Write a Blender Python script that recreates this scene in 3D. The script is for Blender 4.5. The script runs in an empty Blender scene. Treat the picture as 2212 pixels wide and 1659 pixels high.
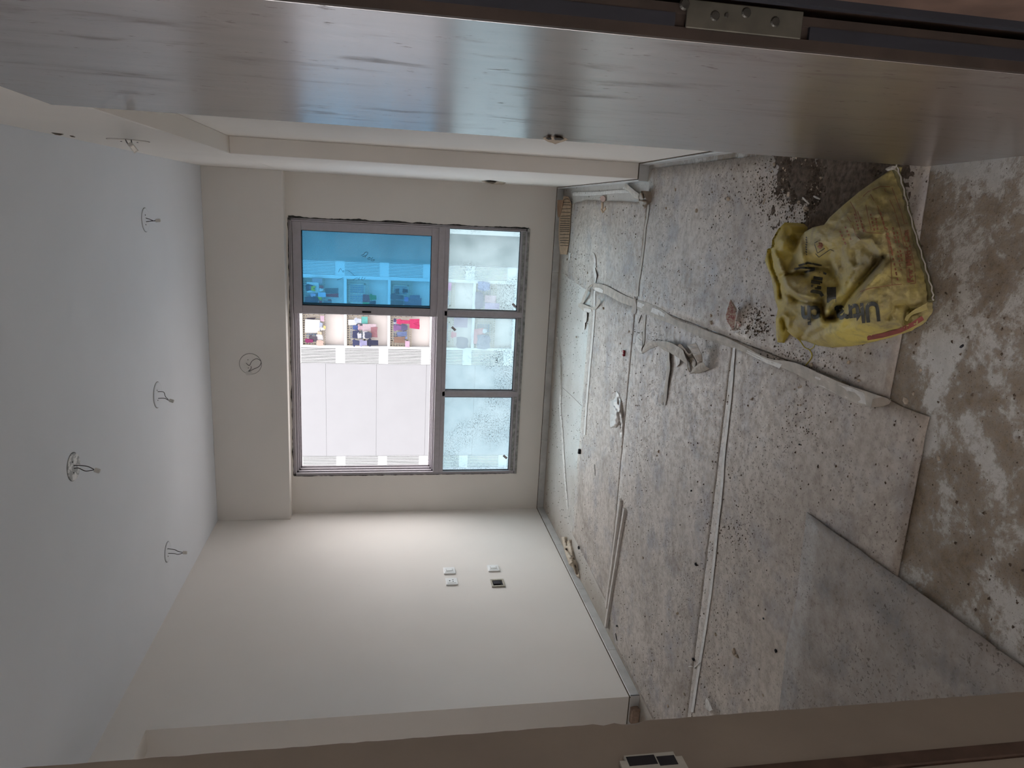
import bpy, bmesh, math, random
import numpy as np
from mathutils import Vector, Matrix, noise as mnoise
from mathutils.geometry import delaunay_2d_cdt
random.seed(7)
sc = bpy.context.scene
COL = sc.collection

# ------------------------------------------------------------------ camera
CZ, YAW, PITCH, ROLL, FPX = 1.4154, 0.2405, -0.1746, 0.0099, 1543.77
EYE = Vector((0, 0, CZ))
FW = Vector((-math.sin(YAW)*math.cos(PITCH), math.cos(YAW)*math.cos(PITCH), math.sin(PITCH)))
_r = Vector((math.cos(YAW), math.sin(YAW), 0)); _u = _r.cross(FW)
RT = _r*math.cos(ROLL) + _u*math.sin(ROLL)
UP = _u*math.cos(ROLL) - _r*math.sin(ROLL)
cam = bpy.data.cameras.new('camera'); camo = bpy.data.objects.new('camera', cam); COL.objects.link(camo)
cam.sensor_fit = 'HORIZONTAL'; cam.sensor_width = 36; cam.lens = 36*FPX/2212
cam.clip_start = 0.02; cam.clip_end = 500
X, Y, Z = -UP, RT, -FW                 # the phone was held upright and the picture lies on its side
camo.matrix_world = Matrix(((X.x, Y.x, Z.x, 0), (X.y, Y.y, Z.y, 0), (X.z, Y.z, Z.z, CZ), (0, 0, 0, 1)))
sc.camera = camo

# ------------------------------------------------------------------ sky (overcast) and exposure
SKY = 10.0
w = bpy.data.worlds.new('overcast_sky'); sc.world = w; w.use_nodes = True
nt = w.node_tree; bg = nt.nodes['Background']
tc = nt.nodes.new('ShaderNodeTexCoord'); sx = nt.nodes.new('ShaderNodeSeparateXYZ')
nt.links.new(tc.outputs['Generated'], sx.inputs[0])
m1 = nt.nodes.new('ShaderNodeMath'); m1.operation = 'MULTIPLY_ADD'; m1.use_clamp = False
mx = nt.nodes.new('ShaderNodeMath'); mx.operation = 'MAXIMUM'; mx.inputs[1].default_value = 0
nt.links.new(sx.outputs[2], mx.inputs[0]); nt.links.new(mx.outputs[0], m1.inputs[0])
m1.inputs[1].default_value = SKY*0.62; m1.inputs[2].default_value = SKY*0.5
nt.links.new(m1.outputs[0], bg.inputs['Strength'])
bg.inputs['Color'].default_value = (1.0, 0.965, 0.965, 1)
sc.view_settings.view_transform = 'Standard'; sc.view_settings.look = 'None'
sc.view_settings.gamma = 1; sc.view_settings.use_curve_mapping = False
sc.view_settings.exposure = 0.0
cy = sc.cycles
cy.use_denoising = True
cy.max_bounces = 14; cy.diffuse_bounces = 9; cy.glossy_bounces = 4; cy.transparent_max_bounces = 16
cy.caustics_reflective = False; cy.caustics_refractive = False; cy.sample_clamp_indirect = 6

# ------------------------------------------------------------------ helpers
def S(r, g, b):
    f = lambda c: ((c/255+0.055)/1.055)**2.4 if c > 10.3 else c/255/12.92
    return (f(r), f(g), f(b), 1)
def ray(px, py): return FW + RT*((829.5-py)/FPX) + UP*((1106-px)/FPX)
def at_z(px, py, z=0.0): d = ray(px, py); return EYE + d*((z-CZ)/d.z)
def at_y(px, py, y): d = ray(px, py); return EYE + d*(y/d.y)
def at_x(px, py, x): d = ray(px, py); return EYE + d*(x/d.x)

class N:
    """small node-material builder"""
    def __init__(s, name):
        s.m = bpy.data.materials.new(name); s.m.use_nodes = True; s.t = s.m.node_tree
        s.p = s.t.nodes['Principled BSDF']; s.o = s.t.nodes['Material Output']
        s.pos = s.t.nodes.new('ShaderNodeNewGeometry').outputs['Position']
        s.tc = s.t.nodes.new('ShaderNodeTexCoord')
    def n(s, k, **kw):
        x = s.t.nodes.new(k)
        for a, b in kw.items(): setattr(x, a, b)
        return x
    def l(s, a, b): s.t.links.new(a, b)
    def noise(s, scale, detail=4, rough=.55, stretch=None, dist=0, obj=False):
        x = s.n('ShaderNodeTexNoise'); x.inputs['Scale'].default_value = scale
        x.inputs['Detail'].default_value = detail; x.inputs['Roughness'].default_value = rough
        x.inputs['Distortion'].default_value = dist
        src = s.tc.outputs['Object'] if obj else s.pos
        if stretch:
            mp = s.n('ShaderNodeMapping'); mp.inputs['Scale'].default_value = stretch; s.l(src, mp.inputs[0]); src = mp.outputs[0]
        s.l(src, x.inputs['Vector']); return x.outputs['Fac']
    def vor(s, scale, out='Distance', stretch=None, rnd=1):
        x = s.n('ShaderNodeTexVoronoi'); x.inputs['Scale'].default_value = scale; x.inputs['Randomness'].default_value = rnd
        src = s.pos
        if stretch:
            mp = s.n('ShaderNodeMapping'); mp.inputs['Scale'].default_value = stretch; s.l(src, mp.inputs[0]); src = mp.outputs[0]
        s.l(src, x.inputs['Vector']); return x.outputs[out]
    def ramp(s, f, stops):
        x = s.n('ShaderNodeValToRGB'); e = x.color_ramp.elements
        while len(e) < len(stops): e.new(0.5)
        for q, (p, c) in zip(e, stops):
            q.position = p; q.color = c if isinstance(c, tuple) else (c, c, c, 1)
        s.l(f, x.inputs[0]); return x.outputs[0]
    def mix(s, f, a, b, mode='MIX'):
        x = s.n('ShaderNodeMix', data_type='RGBA', blend_type=mode)
        for v, i in ((f, 0), (a, 6), (b, 7)):
            if isinstance(v, (int, float)): x.inputs[i].default_value = v if i == 0 else (v, v, v, 1)
            elif isinstance(v, tuple): x.inputs[i].default_value = v
            else: s.l(v, x.inputs[i])
        return x.outputs[2]
    def math(s, op, a, b=0.0):
        x = s.n('ShaderNodeMath', operation=op)
        for v, i in ((a, 0), (b, 1)):
            if isinstance(v, (int, float)): x.inputs[i].default_value = v
            else: s.l(v, x.inputs[i])
        return x.outputs[0]
    def out(s, col, rough=.7, spec=.3, bump=None, bstr=.3, bdist=.002, metal=0, alpha=None):
        for v, k in ((col, 'Base Color'), (rough, 'Roughness'), (spec, 'Specular IOR Level'), (metal, 'Metallic'), (alpha, 'Alpha')):
            if v is None: continue
            if isinstance(v, (int, float, tuple)): s.p.inputs[k].default_value = v
            else: s.l(v, s.p.inputs[k])
        if bump is not None:
            b = s.n('ShaderNodeBump'); b.inputs['Strength'].default_value = bstr; b.inputs['Distance'].default_value = bdist
            s.l(bump, b.inputs['Height']); s.l(b.outputs[0], s.p.inputs['Normal'])
        return s.m

def plain(name, c, rough=.6, spec=.3, var=.12, scale=14, metal=0, bump=0):
    n = N(name); f = n.noise(scale, 5)
    d = tuple(x*(1-var) for x in c[:3])+(1,); h = tuple(min(1, x*(1+var)) for x in c[:3])+(1,)
    return n.out(n.ramp(f, [(.3, d), (.7, h)]), rough, spec, f if bump else None, bump or .1, .002, metal)

def mesh_ob(name, verts, faces, mat=None, parent=None, smooth=False):
    me = bpy.data.meshes.new(name); me.from_pydata([tuple(v) for v in verts], [], faces); me.update()
    if mat: me.materials.append(mat)
    if smooth: me.polygons.foreach_set('use_smooth', [True]*len(me.polygons))
    o = bpy.data.objects.new(name, me); COL.objects.link(o)
    if parent: o.parent = parent; o.matrix_parent_inverse = parent.matrix_world.inverted() if False else Matrix.Translation(-parent.location)
    return o
def bm_ob(name, bm, mat=None, parent=None, smooth=False):
    bmesh.ops.recalc_face_normals(bm, faces=bm.faces)
    me = bpy.data.meshes.new(name); bm.to_mesh(me); bm.free()
    if mat: me.materials.append(mat)
    if smooth: me.polygons.foreach_set('use_smooth', [True]*len(me.polygons))
    o = bpy.data.objects.new(name, me); COL.objects.link(o)
    if parent: o.parent = parent; o.matrix_parent_inverse = Matrix.Translation(-parent.location)
    return o
def bx(bm, x0, x1, y0, y1, z0, z1, bev=0, seg=1):
    b2 = bmesh.new()
    vs = [b2.verts.new((x, y, z)) for x in (x0, x1) for y in (y0, y1) for z in (z0, z1)]
    for f in ((0,1,3,2),(4,6,7,5),(0,4,5,1),(2,3,7,6),(0,2,6,4),(1,5,7,3)): b2.faces.new([vs[i] for i in f])
    if bev: bmesh.ops.bevel(b2, geom=b2.edges[:], offset=bev, segments=seg, affect='EDGES', profile=.6)
    me = bpy.data.meshes.new('t'); b2.to_mesh(me); b2.free(); bm.from_mesh(me); bpy.data.meshes.remove(me)
    return bm
def box(name, x0, x1, y0, y1, z0, z1, mat, parent=None, bev=0):
    return bm_ob(name, bx(bmesh.new(), x0, x1, y0, y1, z0, z1, bev), mat, parent)
def boxes(name, lst, mat, parent=None, bev=0):
    bm = bmesh.new()
    for b in lst: bx(bm, *b, bev)
    return bm_ob(name, bm, mat, parent)
def tube(name, pts, r, mat, parent=None, n=6, caps=True):
    pts = [Vector(p) for p in pts]; vs = []; fs = []
    rr = r if isinstance(r, (list, tuple)) else [r]*len(pts)
    prev = None
    for i, p in enumerate(pts):
        d = (pts[min(i+1, len(pts)-1)]-pts[max(i-1, 0)]).normalized()
        a = d.cross(Vector((.31, .17, .93))) if prev is None else prev - d*prev.dot(d)
        if a.length < 1e-5: a = d.cross(Vector((1, 0, 0)))
        a.normalize(); prev = a; b = d.cross(a)
        for k in range(n):
            t = 2*math.pi*k/n; vs.append(p + (a*math.cos(t)+b*math.sin(t))*rr[i])
    for i in range(len(pts)-1):
        for k in range(n): fs.append((i*n+k, i*n+(k+1) % n, (i+1)*n+(k+1) % n, (i+1)*n+k))
    if caps: fs.append(tuple(range(n-1, -1, -1))); fs.append(tuple((len(pts)-1)*n+k for k in range(n)))
    return mesh_ob(name, vs, fs, mat, parent, True)
def smooth_path(pts, k=6):
    pts = [Vector(p) for p in pts]; out = []
    for i in range(len(pts)-1):
        p0, p1, p2, p3 = pts[max(i-1, 0)], pts[i], pts[i+1], pts[min(i+2, len(pts)-1)]
        for j in range(k):
            t = j/k
            out.append(.5*((2*p1)+(p2-p0)*t+(2*p0-5*p1+4*p2-p3)*t*t+(3*p1-p0-3*p2+p3)*t**3))
    return out+[pts[-1]]
def empty(name, loc): o = bpy.data.objects.new(name, None); o.location = loc; o.empty_display_size = .05; COL.objects.link(o); return o
def tag(o, label, cat, group=None):
    o['label'] = label; o['category'] = cat
    if group: o['group'] = group
    return o
def st(o): o['kind'] = 'structure'; return o

# ------------------------------------------------------------------ materials
def wall_mat(name, c, seed=0):
    n = N(name); a = n.noise(1.3, 3); b = n.noise(7+seed, 6, .65); d = n.noise(300, 2)
    col = n.mix(n.ramp(a, [(.35, 0.0), (.7, 1.0)]), tuple(x*.95 for x in c[:3])+(1,), c)
    col = n.mix(n.ramp(b, [(.70, 0.0), (.78, .25)]), col, tuple(x*.72 for x in c[:3])+(1,))
    return n.out(col, .62, .22, n.math('ADD', n.math('MULTIPLY', b, .6), n.math('MULTIPLY', d, .4)), .12, .002)
M_wall = wall_mat('cream_wall_paint', (.80, .765, .725, 1))
M_ceil = wall_mat('white_ceiling_paint', (.78, .81, .86, 1), 3)
M_corr = plain('corridor_plaster', (.78, .745, .71, 1), .8)

def floor_mat():
    n = N('stained_marble_floor')
    a = n.noise(2.2, 8, .62, dist=.35); b = n.noise(9, 8, .7, dist=.3); f = n.noise(45, 4, .7); s = n.noise(210, 3, .7)
    base = n.mix(n.ramp(b, [(.35, 0.), (.65, 1.)]), S(176, 173, 167), S(202, 200, 196))
    # caked brown dirt, thicker towards the doorway (y < 3.4 m)
    sep = n.n('ShaderNodeSeparateXYZ'); n.l(n.pos, sep.inputs[0])
    near = n.ramp(n.math('MULTIPLY', sep.outputs[1], .2), [(.55, 1.), (.86, .12)])
    # cleaner wiped middle of the doorway
    d = n.math('ADD', n.math('MULTIPLY', a, .5), n.math('ADD', n.math('MULTIPLY', b, .42), n.math('MULTIPLY', f, .16)))
    dirt = n.ramp(d, [(.505, 0.), (.555, .75), (.63, 1.)])
    col = n.mix(n.math('MULTIPLY', dirt, near), base, n.mix(n.ramp(f, [(.3, 0.), (.7, 1.)]), S(104, 90, 74), S(140, 124, 104)))
    sp = n.math('MULTIPLY', n.ramp(s, [(.60, 0.), (.65, .8)]), n.ramp(b, [(.35, .35), (.62, 1.)]))
    col = n.mix(sp, col, S(70, 60, 52))
    wy = n.ramp(n.math('MULTIPLY', sep.outputs[1], .1), [(.548, 0.), (.586, 1.)]); wx = n.ramp(n.math('MULTIPLY', sep.outputs[0], -.2), [(.465, 0.), (.51, 1.)])
    wd = n.math('MULTIPLY', n.math('MAXIMUM', wy, wx), n.ramp(b, [(.3, .35), (.65, .85)]))      # dust drifted against the skirting
    col = n.mix(wd, col, S(148, 136, 122))
    rough = n.ramp(n.math('ADD', n.math('MAXIMUM', wd, n.math('MULTIPLY', dirt, near)), n.math('MULTIPLY', b, .2)), [(.1, .30), (.6, .85)])
    h = n.math('ADD', n.math('MULTIPLY', n.math('MULTIPLY', dirt, near), 1.0), n.math('MULTIPLY', f, .5))
    return n.out(col, rough, .45, h, .35, .004)
M_floor = floor_mat()

def sheet_mat(name, c1, c2, dark=0., seed=0., rough=.55, scuff=S(140, 141, 150)):
    n = N(name)
    a = n.noise(1.7+seed, 5, .6, dist=.4); b = n.noise(4.5+seed, 6, .62); f = n.noise(30, 5, .68); s = n.noise(105+8*seed, 2, .6); s2 = n.noise(46, 2, .5)
    col = n.mix(n.ramp(a, [(.36, 0.), (.64, 1.)]), c1, c2)
    col = n.mix(n.ramp(b, [(.50, 0.), (.68, .55+dark)]), col, scuff)       # scuffed bluish plastic showing through
    col = n.mix(n.ramp(f, [(.42, .0), (.66, .5)]), col, S(136, 125, 115))
    dens = n.ramp(n.noise(2.6+seed, 4), [(.36, .12), (.62, 1.)])
    col = n.mix(n.math('MULTIPLY', n.ramp(s, [(.605, 0.), (.65, .8)]), dens), col, S(66, 54, 47))
    col = n.mix(n.math('MULTIPLY', n.ramp(s2, [(.68, 0.), (.72, .7)]), dens), col, S(70, 56, 48))
    col = n.mix(n.ramp(n.noise(2.1+seed, 7, .7, dist=.8), [(.53, 0.), (.70, .5)]), col, S(112, 97, 86))
    h = n.math('ADD', n.math('MULTIPLY', f, .5), n.math('MULTIPLY', s, .5))
    return n.out(col, n.ramp(f, [(.3, rough-.12), (.7, rough+.22)]), .42, h, .35, .003)
M_sheet = sheet_mat('dusty_floor_sheet', S(194, 185, 175), S(172, 162, 152))
M_sheet2 = sheet_mat('dusty_floor_sheet_cool', S(195, 187, 179), S(174, 166, 158), .1, .7)
M_sheet3 = sheet_mat('smudged_grey_floor_sheet', S(166, 158, 152), S(140, 134, 130), .3, 1.4, .5, S(108, 108, 112))
M_sheet_edge = plain('sheet_cut_edge', S(150, 143, 134), .7)

def door_mat():
    n = N('dusty_dark_laminate')
    g = n.noise(26, 6, .6, (1, 1, .10)); g2 = n.noise(70, 5, .7, (1, 1, .22))
    sm = n.noise(17, 6, .72, (1, 1, .20), .4); sp = n.noise(75, 4, .7, (1, 1, .4)); cl = n.noise(3.2, 4, .6, (1, 1, .6))
    col = n.mix(n.ramp(g, [(.3, 0.), (.7, 1.)]), S(68, 60, 58), S(86, 76, 73))
    col = n.mix(n.ramp(n.noise(5, 6, .75, (1, 1, .3), .9), [(.60, 0.), (.72, .3)]), col, S(150, 142, 138))      # pale dust wipes
    col = n.mix(n.ramp(cl, [(.45, 0.), (.7, .3)]), col, S(96, 76, 71))
    dull = n.math('MAXIMUM', n.ramp(sm, [(.55, 0.), (.68, .6)]), n.ramp(sp, [(.62, 0.), (.70, .8)]))           # matt smears and specks of dirt
    col = n.mix(dull, col, S(68, 59, 56))
    n.l(n.math('SUBTRACT', 1.0, dull), n.p.inputs['Coat Weight'])
    n.p.inputs['Coat Roughness'].default_value = .22; n.p.inputs['Coat IOR'].default_value = 3.0
    return n.out(col, n.ramp(dull, [(0., .34), (1., .7)]), n.ramp(dull, [(0., .9), (1., .2)]), n.math('ADD', n.math('MULTIPLY', g2, .6), n.math('MULTIPLY', g, .4)), .05, .002)
M_door = door_mat()
M_lip = plain('brown_wood_lipping', S(40, 31, 26), .6, .3, .35, 22)  # brown deepened to stand in for shade on the door edge
M_frame = plain('door_frame_wood', S(134, 125, 116), .6, .3, .08, 5)
M_frame_dark = plain('door_frame_brown', S(74, 58, 50), .55, .3, .35, 18)
M_black = plain('black_rubber', (.012, .012, .016, 1), .6)
M_steel = plain('shade_toned_steel', S(74, 71, 63), .5, .4, .2, 40, .5)  # hinge tone darkened in place of the shade on it
M_screw = plain('dark_screw', S(62, 60, 56), .4, .5, .2, 60, .7)
def alu_mat():
    n = N('grey_aluminium'); f = n.noise(35, 4, .6); g = n.noise(6, 3)
    col = n.mix(n.ramp(f, [(.35, 0.), (.75, .5)]), S(178, 173, 180), S(162, 157, 160))
    return n.out(n.mix(n.ramp(g, [(.55, 0.), (.8, .25)]), col, S(150, 140, 128)), .42, .45)
M_alu = alu_mat()
M_aludirt = plain('cement_smeared_aluminium', S(146, 146, 144), .6, .35, .45, 28)
M_caulk = plain('dark_gap_filler', S(66, 64, 62), .9, .1, .6, 60)
M_tile = plain('grey_marble_skirting', S(196, 196, 195), .35, .45, .16, 9)
M_joint = plain('dark_joint', S(88, 76, 64), .9, .1, .3, 30)
M_tape = plain('dusty_paper_tape', S(180, 174, 165), .7, .2, .18, 26, 0, .3)
M_tapew = plain('white_paper_tape', S(206, 204, 200), .6, .3, .15, 40, 0, .3)
M_tapeb = plain('brown_backed_tape', S(144, 130, 116), .55, .35, .2, 26, 0, .3)
M_card = plain('corrugated_card', S(176, 152, 128), .85, .15, .14, 30)
M_ink = plain('black_print', S(40, 38, 36), .7, .2, .3, 60)
M_plas = plain('crinkled_white_plastic', S(196, 190, 184), .35, .5, .12, 40, 0, .6)
M_wood = plain('weathered_batten', S(204, 199, 194), .75, .2, .12, 30, 0, .4)
M_white = plain('white_plastic', S(236, 236, 236), .3, .45, .03)
M_dust = plain('plaster_dust_grit', S(96, 84, 74), .95, .1, .5, 90)
M_dirt = plain('dark_swept_dirt', S(88, 78, 70), .95, .1, .5, 60, 0, 1.0)
M_crumb = plain('plaster_crumb', S(176, 162, 146), .9, .15, .25, 60)
M_red = plain('red_plastic', S(150, 40, 50), .4, .4, .1)
M_wire = plain('dark_wire', S(48, 42, 42), .5, .3, .3, 60)
M_conn = plain('clear_connector', S(205, 202, 196), .35, .5, .1)
M_backbox = plain('dark_switch_box', S(40, 36, 42), .6)
M_brick = plain('broken_brick', S(150, 130, 116), .9, .15, .25, 40, 0, .8)

def glass(name, T, haze, specks):
    n = N(name)
    tr = n.n('ShaderNodeBsdfTransparent'); tr.inputs[0].default_value = T
    gl = n.n('ShaderNodeBsdfGlossy'); gl.inputs['Roughness'].default_value = .03
    fr = n.n('ShaderNodeFresnel'); fr.inputs[0].default_value = 1.45
    m = n.n('ShaderNodeMixShader'); n.l(n.math('MULTIPLY', fr.outputs[0], .6), m.inputs[0]); n.l(tr.outputs[0], m.inputs[1]); n.l(gl.outputs[0], m.inputs[2])
    # settled dust film, mostly translucent
    du = n.n('ShaderNodeBsdfTranslucent'); du.inputs[0].default_value = (.8, .84, .86, 1)
    dd = n.n('ShaderNodeBsdfDiffuse'); dd.inputs[0].default_value = (.5, .5, .5, 1)
    dm = n.n('ShaderNodeMixShader'); dm.inputs[0].default_value = .3; n.l(du.outputs[0], dm.inputs[1]); n.l(dd.outputs[0], dm.inputs[2])
    f = n.noise(5, 5, .6)
    m2 = n.n('ShaderNodeMixShader'); n.l(n.ramp(f, [(.3, haze*.6), (.75, haze*1.35)]), m2.inputs[0]); n.l(m.outputs[0], m2.inputs[1]); n.l(dm.outputs[0], m2.inputs[2])
    bk = n.n('ShaderNodeBsdfDiffuse'); bk.inputs[0].default_value = (.05, .05, .05, 1)
    s = n.noise(95, 2, .7, (1, 1, 2.0)); dens = n.ramp(n.noise(3.1, 4), [(.45, 0.), (.62, 1.)])
    m3 = n.n('ShaderNodeMixShader'); n.l(n.math('MULTIPLY', n.ramp(s, [(specks, 0.), (specks+.02, .85)]), dens), m3.inputs[0]); n.l(m2.outputs[0], m3.inputs[1]); n.l(bk.outputs[0], m3.inputs[2])
    n.l(m3.outputs[0], n.o.inputs[0]); return n.m
M_gblue = glass('blue_tinted_glass', (.54, .79, .91, 1), .04, .80)
M_glow = glass('pale_dusty_glass', (.67, .83, .88, 1), .16, .59)

def sack_mat():
    n = N('dusty_yellow_woven_sack')
    a = n.noise(7, 6, .6); b = n.noise(18, 6, .65); f = n.noise(90, 3, .7)
    sep = n.n('ShaderNodeSeparateXYZ'); n.l(n.pos, sep.inputs[0])
    top = n.ramp(n.math('MULTIPLY', sep.outputs[1], .4), [(.84, 0.), (.93, .8)])        # the mouth end has kept its yellow
    col = n.mix(n.ramp(a, [(.36, 0.), (.62, 1.)]), S(176, 160, 96), S(148, 136, 100))
    col = n.mix(top, col, S(172, 150, 40))
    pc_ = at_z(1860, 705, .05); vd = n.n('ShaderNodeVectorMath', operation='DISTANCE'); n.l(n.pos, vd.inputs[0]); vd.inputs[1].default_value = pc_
    col = n.mix(n.ramp(n.math('ADD', vd.outputs['Value'], n.math('MULTIPLY', b, .12)), [(.12, .9), (.27, 0.)]), col, S(214, 196, 104))     # brighter, paler yellow round the lettering
    col = n.mix(n.ramp(b, [(.52, 0.), (.72, .55)]), col, S(112, 104, 92))
    wv = n.n('ShaderNodeTexWave'); wv.inputs['Scale'].default_value = 170; wv.inputs['Distortion'].default_value = .6; n.l(n.pos, wv.inputs[0])
    h = n.math('ADD', n.math('MULTIPLY', b, .8), n.math('ADD', n.math('MULTIPLY', wv.outputs['Fac'], .08), n.math('MULTIPLY', f, .12)))
    return n.out(col, .55, .3, h, .5, .008)
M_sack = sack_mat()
M_sackin = plain('sack_hem', S(104, 98, 70), .7, .2, .2, 40)
M_print = plain('faded_black_print', S(62, 62, 58), .6, .25, .35, 50)
M_redprint = plain('faded_red_print', S(140, 92, 70), .6, .25, .2, 50)
M_redband = plain('red_sack_band', S(138, 76, 70), .6, .25, .25, 40)
M_thread = plain('yellow_thread', S(190, 176, 60), .5)

M_fac = plain('white_painted_facade', (0.158, 0.161, 0.171, 1), .85, .1, .02, .6)
M_facshade = plain('grey_shaded_facade', (0.098, 0.104, 0.103, 1), .85, .1, .04, .6)  # darker grey puts the shade of this facade part into its colour
M_facbeige = plain('beige_painted_facade', (0.275, 0.257, 0.252, 1), .85, .1, .03, .6)
M_fin = plain('white_louver', (.27, .275, .285, 1), .6, .2, .02)
M_dark = plain('dark_shaft', S(44, 47, 54), .9)
M_cage = plain('window_grille_metal', S(120, 112, 96), .6)
M_pane = plain('distant_window_glass', S(92, 104, 124), .15, .5, .2, .7)
M_ground = plain('ground_concrete', (.30, .29, .28, 1), .95, .1, .1, .2)

# ------------------------------------------------------------------ room shell
H, D, L, BX, NX = 2.773, 5.897, -2.604, 0.2094, 0.2938
YC, ZS, ZB, BD, Y1, ZO = 3.932, 2.198, 2.192, 5.772, 3.297, 2.578
SK = .0573
WL, WR, WT, WB = -2.262, -0.1352, 2.1736, 0.2712
YF0, YF1 = 0.72, 0.955
st(box('floor', -4.4, 1.6, -1.7, 6.05, -.12, 0, M_floor))
st(box('ceiling', -4.4, 1.6, -1.7, 6.05, H, H+.15, M_ceil))
st(boxes('wall_back', [(-3.4, WL, D, 6.05, 0, H), (WR, NX+.2, D, 6.05, 0, H), (WL, WR, D, 6.05, WT, H), (WL, WR, D, 6.05, 0, WB)], M_wall))
st(box('beam_back', L, BX, BD, D, ZB, H, M_wall, bev=.003))
st(boxes('wall_left', [(L-.12, L, Y1, D, 0, H), (L-1.75, L-.12, Y1, Y1+.12, 0, H), (L-.12, L, YF0, Y1, ZO, H), (L-1.75, L, YF0, YF1, 0, H), (L-1.75, L-1.6, YF1, Y1, 0, 1.05), (L-1.75, L-1.6, YF1, Y1, 1.95, H), (L-1.75, L-1.6, YF1, 1.25, 1.05, 1.95), (L-1.75, L-1.6, 1.75, Y1, 1.05, 1.95)], M_wall))  # unseen side room and its window opening are added for fill daylight
st(box('wall_right', NX, NX+.2, YF0, D, 0, H, M_wall))
st(box('pillar_right', BX, NX, YC, D, 0, ZS, M_wall, bev=.003))
st(box('beam_right', BX, NX, YF1, D, ZS, H, M_wall, bev=.003))
XJ = -.80
st(boxes('wall_front', [(L, XJ-.012, YF0, YF1-.001, 0, H), (XJ-.012, NX, YF0, YF1, 2.16, H), (.285, NX, YF0, YF1, 0, 2.16)], M_wall))
st(boxes('wall_corridor', [(-2.3, -2.15, -1.7, YF0, 2.25, H), (-2.3, -2.15, -1.7, -1.45, 0, 2.25), (-2.3, -2.15, .3, YF0, 0, 2.25), (1.3, 1.45, -1.7, YF0, 0, H), (-2.3, 1.45, -1.7, -1.55, 2.25, H), (-2.3, -2.1, -1.7, -1.55, 0, 2.25), (-1.05, 1.45, -1.7, -1.55, 0, 2.25), (-2.1, -1.05, -1.7, -1.55, 0, .1), (NX, 1.45, YF0, YF0+.1, 0, H)], M_corr))  # unseen openings to the left and behind, added to let fill daylight in
# the flat's own outer wall, above, below and to both sides of this room
st(boxes('wall_outside', [(-14, -3.4, D, 6.05, -20, 22), (NX+.2, 14, D, 6.05, -20, 22), (-3.4, NX+.2, D, 6.05, H+.15, 22), (-3.4, NX+.2, D, 6.05, -20, -.12)], M_corr))

# skirting: grey marble pieces with a thin dark joint along the top
def skirting(name, pieces, joints):
    e = empty(name, pieces[0][:1]+pieces[0][2:3]+(0,)); st(e)
    for p in pieces: box('skirting_tile', *p, M_tile, e, .0015)
    for j in joints: box('skirting_joint', *j, M_joint, e)
t = .011
cuts = [Y1-t, 3.72, 4.45, 5.15, D]
skirting('baseboard_left', [(L, L+t, a+.001, b-.001, 0, SK-.003) for a, b in zip(cuts, cuts[1:])]+[(L-.35, L+t, Y1-t, Y1, 0, SK-.003)],
         [(L, L+.004, Y1-t, D, SK-.004, SK+.001), (L-.35, L, Y1-.004, Y1, SK-.004, SK+.001)])
cx = [L, -1.95, -1.2, -.48, BX]
skirting('baseboard_back', [(a+.001, b-.001, D-t, D, 0, SK-.003) for a, b in zip(cx, cx[1:])], [(L, BX, D-.004, D, SK-.004, SK+.001)])
skirting('baseboard_right', [(NX-t, NX, a+.001, b-.001, 0, SK-.003) for a, b in ((YF1, 1.7), (1.7, 2.35), (2.35, 3.1), (3.1, YC))], [(NX-.004, NX, YF1, YC, SK-.004, SK+.001)])
skirting('baseboard_pillar', [(BX-t, BX, a+.001, b-.001, 0, SK-.003) for a, b in ((YC-t, 4.6), (4.6, 5.3), (5.3, D))]+[(BX-t, NX-t, YC-t, YC, 0, SK-.003)],
         [(BX-.004, BX, YC, D, SK-.004, SK+.001), (BX, NX, YC-.004, YC, SK-.004, SK+.001)])

# broken plaster on the pillar corner, crack under the ceiling
def chip(name, pts, mat, parent=None, depth=.004, nrm=(-1, 0, 0)):
    c = sum((Vector(p) for p in pts), Vector())/len(pts); nr = Vector(nrm)
    vs = [Vector(p) for p in pts]+[Vector(p)*.8+c*.2+nr*depth for p in pts]+[c+nr*depth*.4]
    k = len(pts); fs = [(i, (i+1) % k, k+(i+1) % k, k+i) for i in range(k)]+[(k+i, k+(i+1) % k, 2*k) for i in range(k)]
    return mesh_ob(name, vs, fs, mat, parent)
pl = bpy.data.objects['pillar_right']
o = chip('plaster_patch', [at_x(px, py, BX-.001) for px, py in ((1039, 391), (1052, 390.2), (1066, 391), (1080, 392.5), (1093, 394.5), (1089, 398), (1078, 397), (1070, 399), (1058, 396), (1048, 394.5))], M_crumb, pl, .006)
o = chip('plaster_hole', [at_x(px, py, BX-.009) for px, py in ((1046, 392), (1060, 392), (1072, 394), (1066, 396.5), (1054, 394.5))], M_joint, pl, .002)
bmr = bpy.data.objects['beam_right']
for k, q in enumerate((((110, 286), (126, 288), (138, 290), (131, 292), (118, 290)), ((150, 292.5), (158, 293.5), (163, 296), (154, 295)))):
    chip('plaster_crack', [at_x(a, b, BX-.001) for a, b in q], M_joint, bmr, .002)

# ------------------------------------------------------------------ window
win = st(empty('window_1', (-1.2, D, WB)))
Y0 = D-.006
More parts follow.
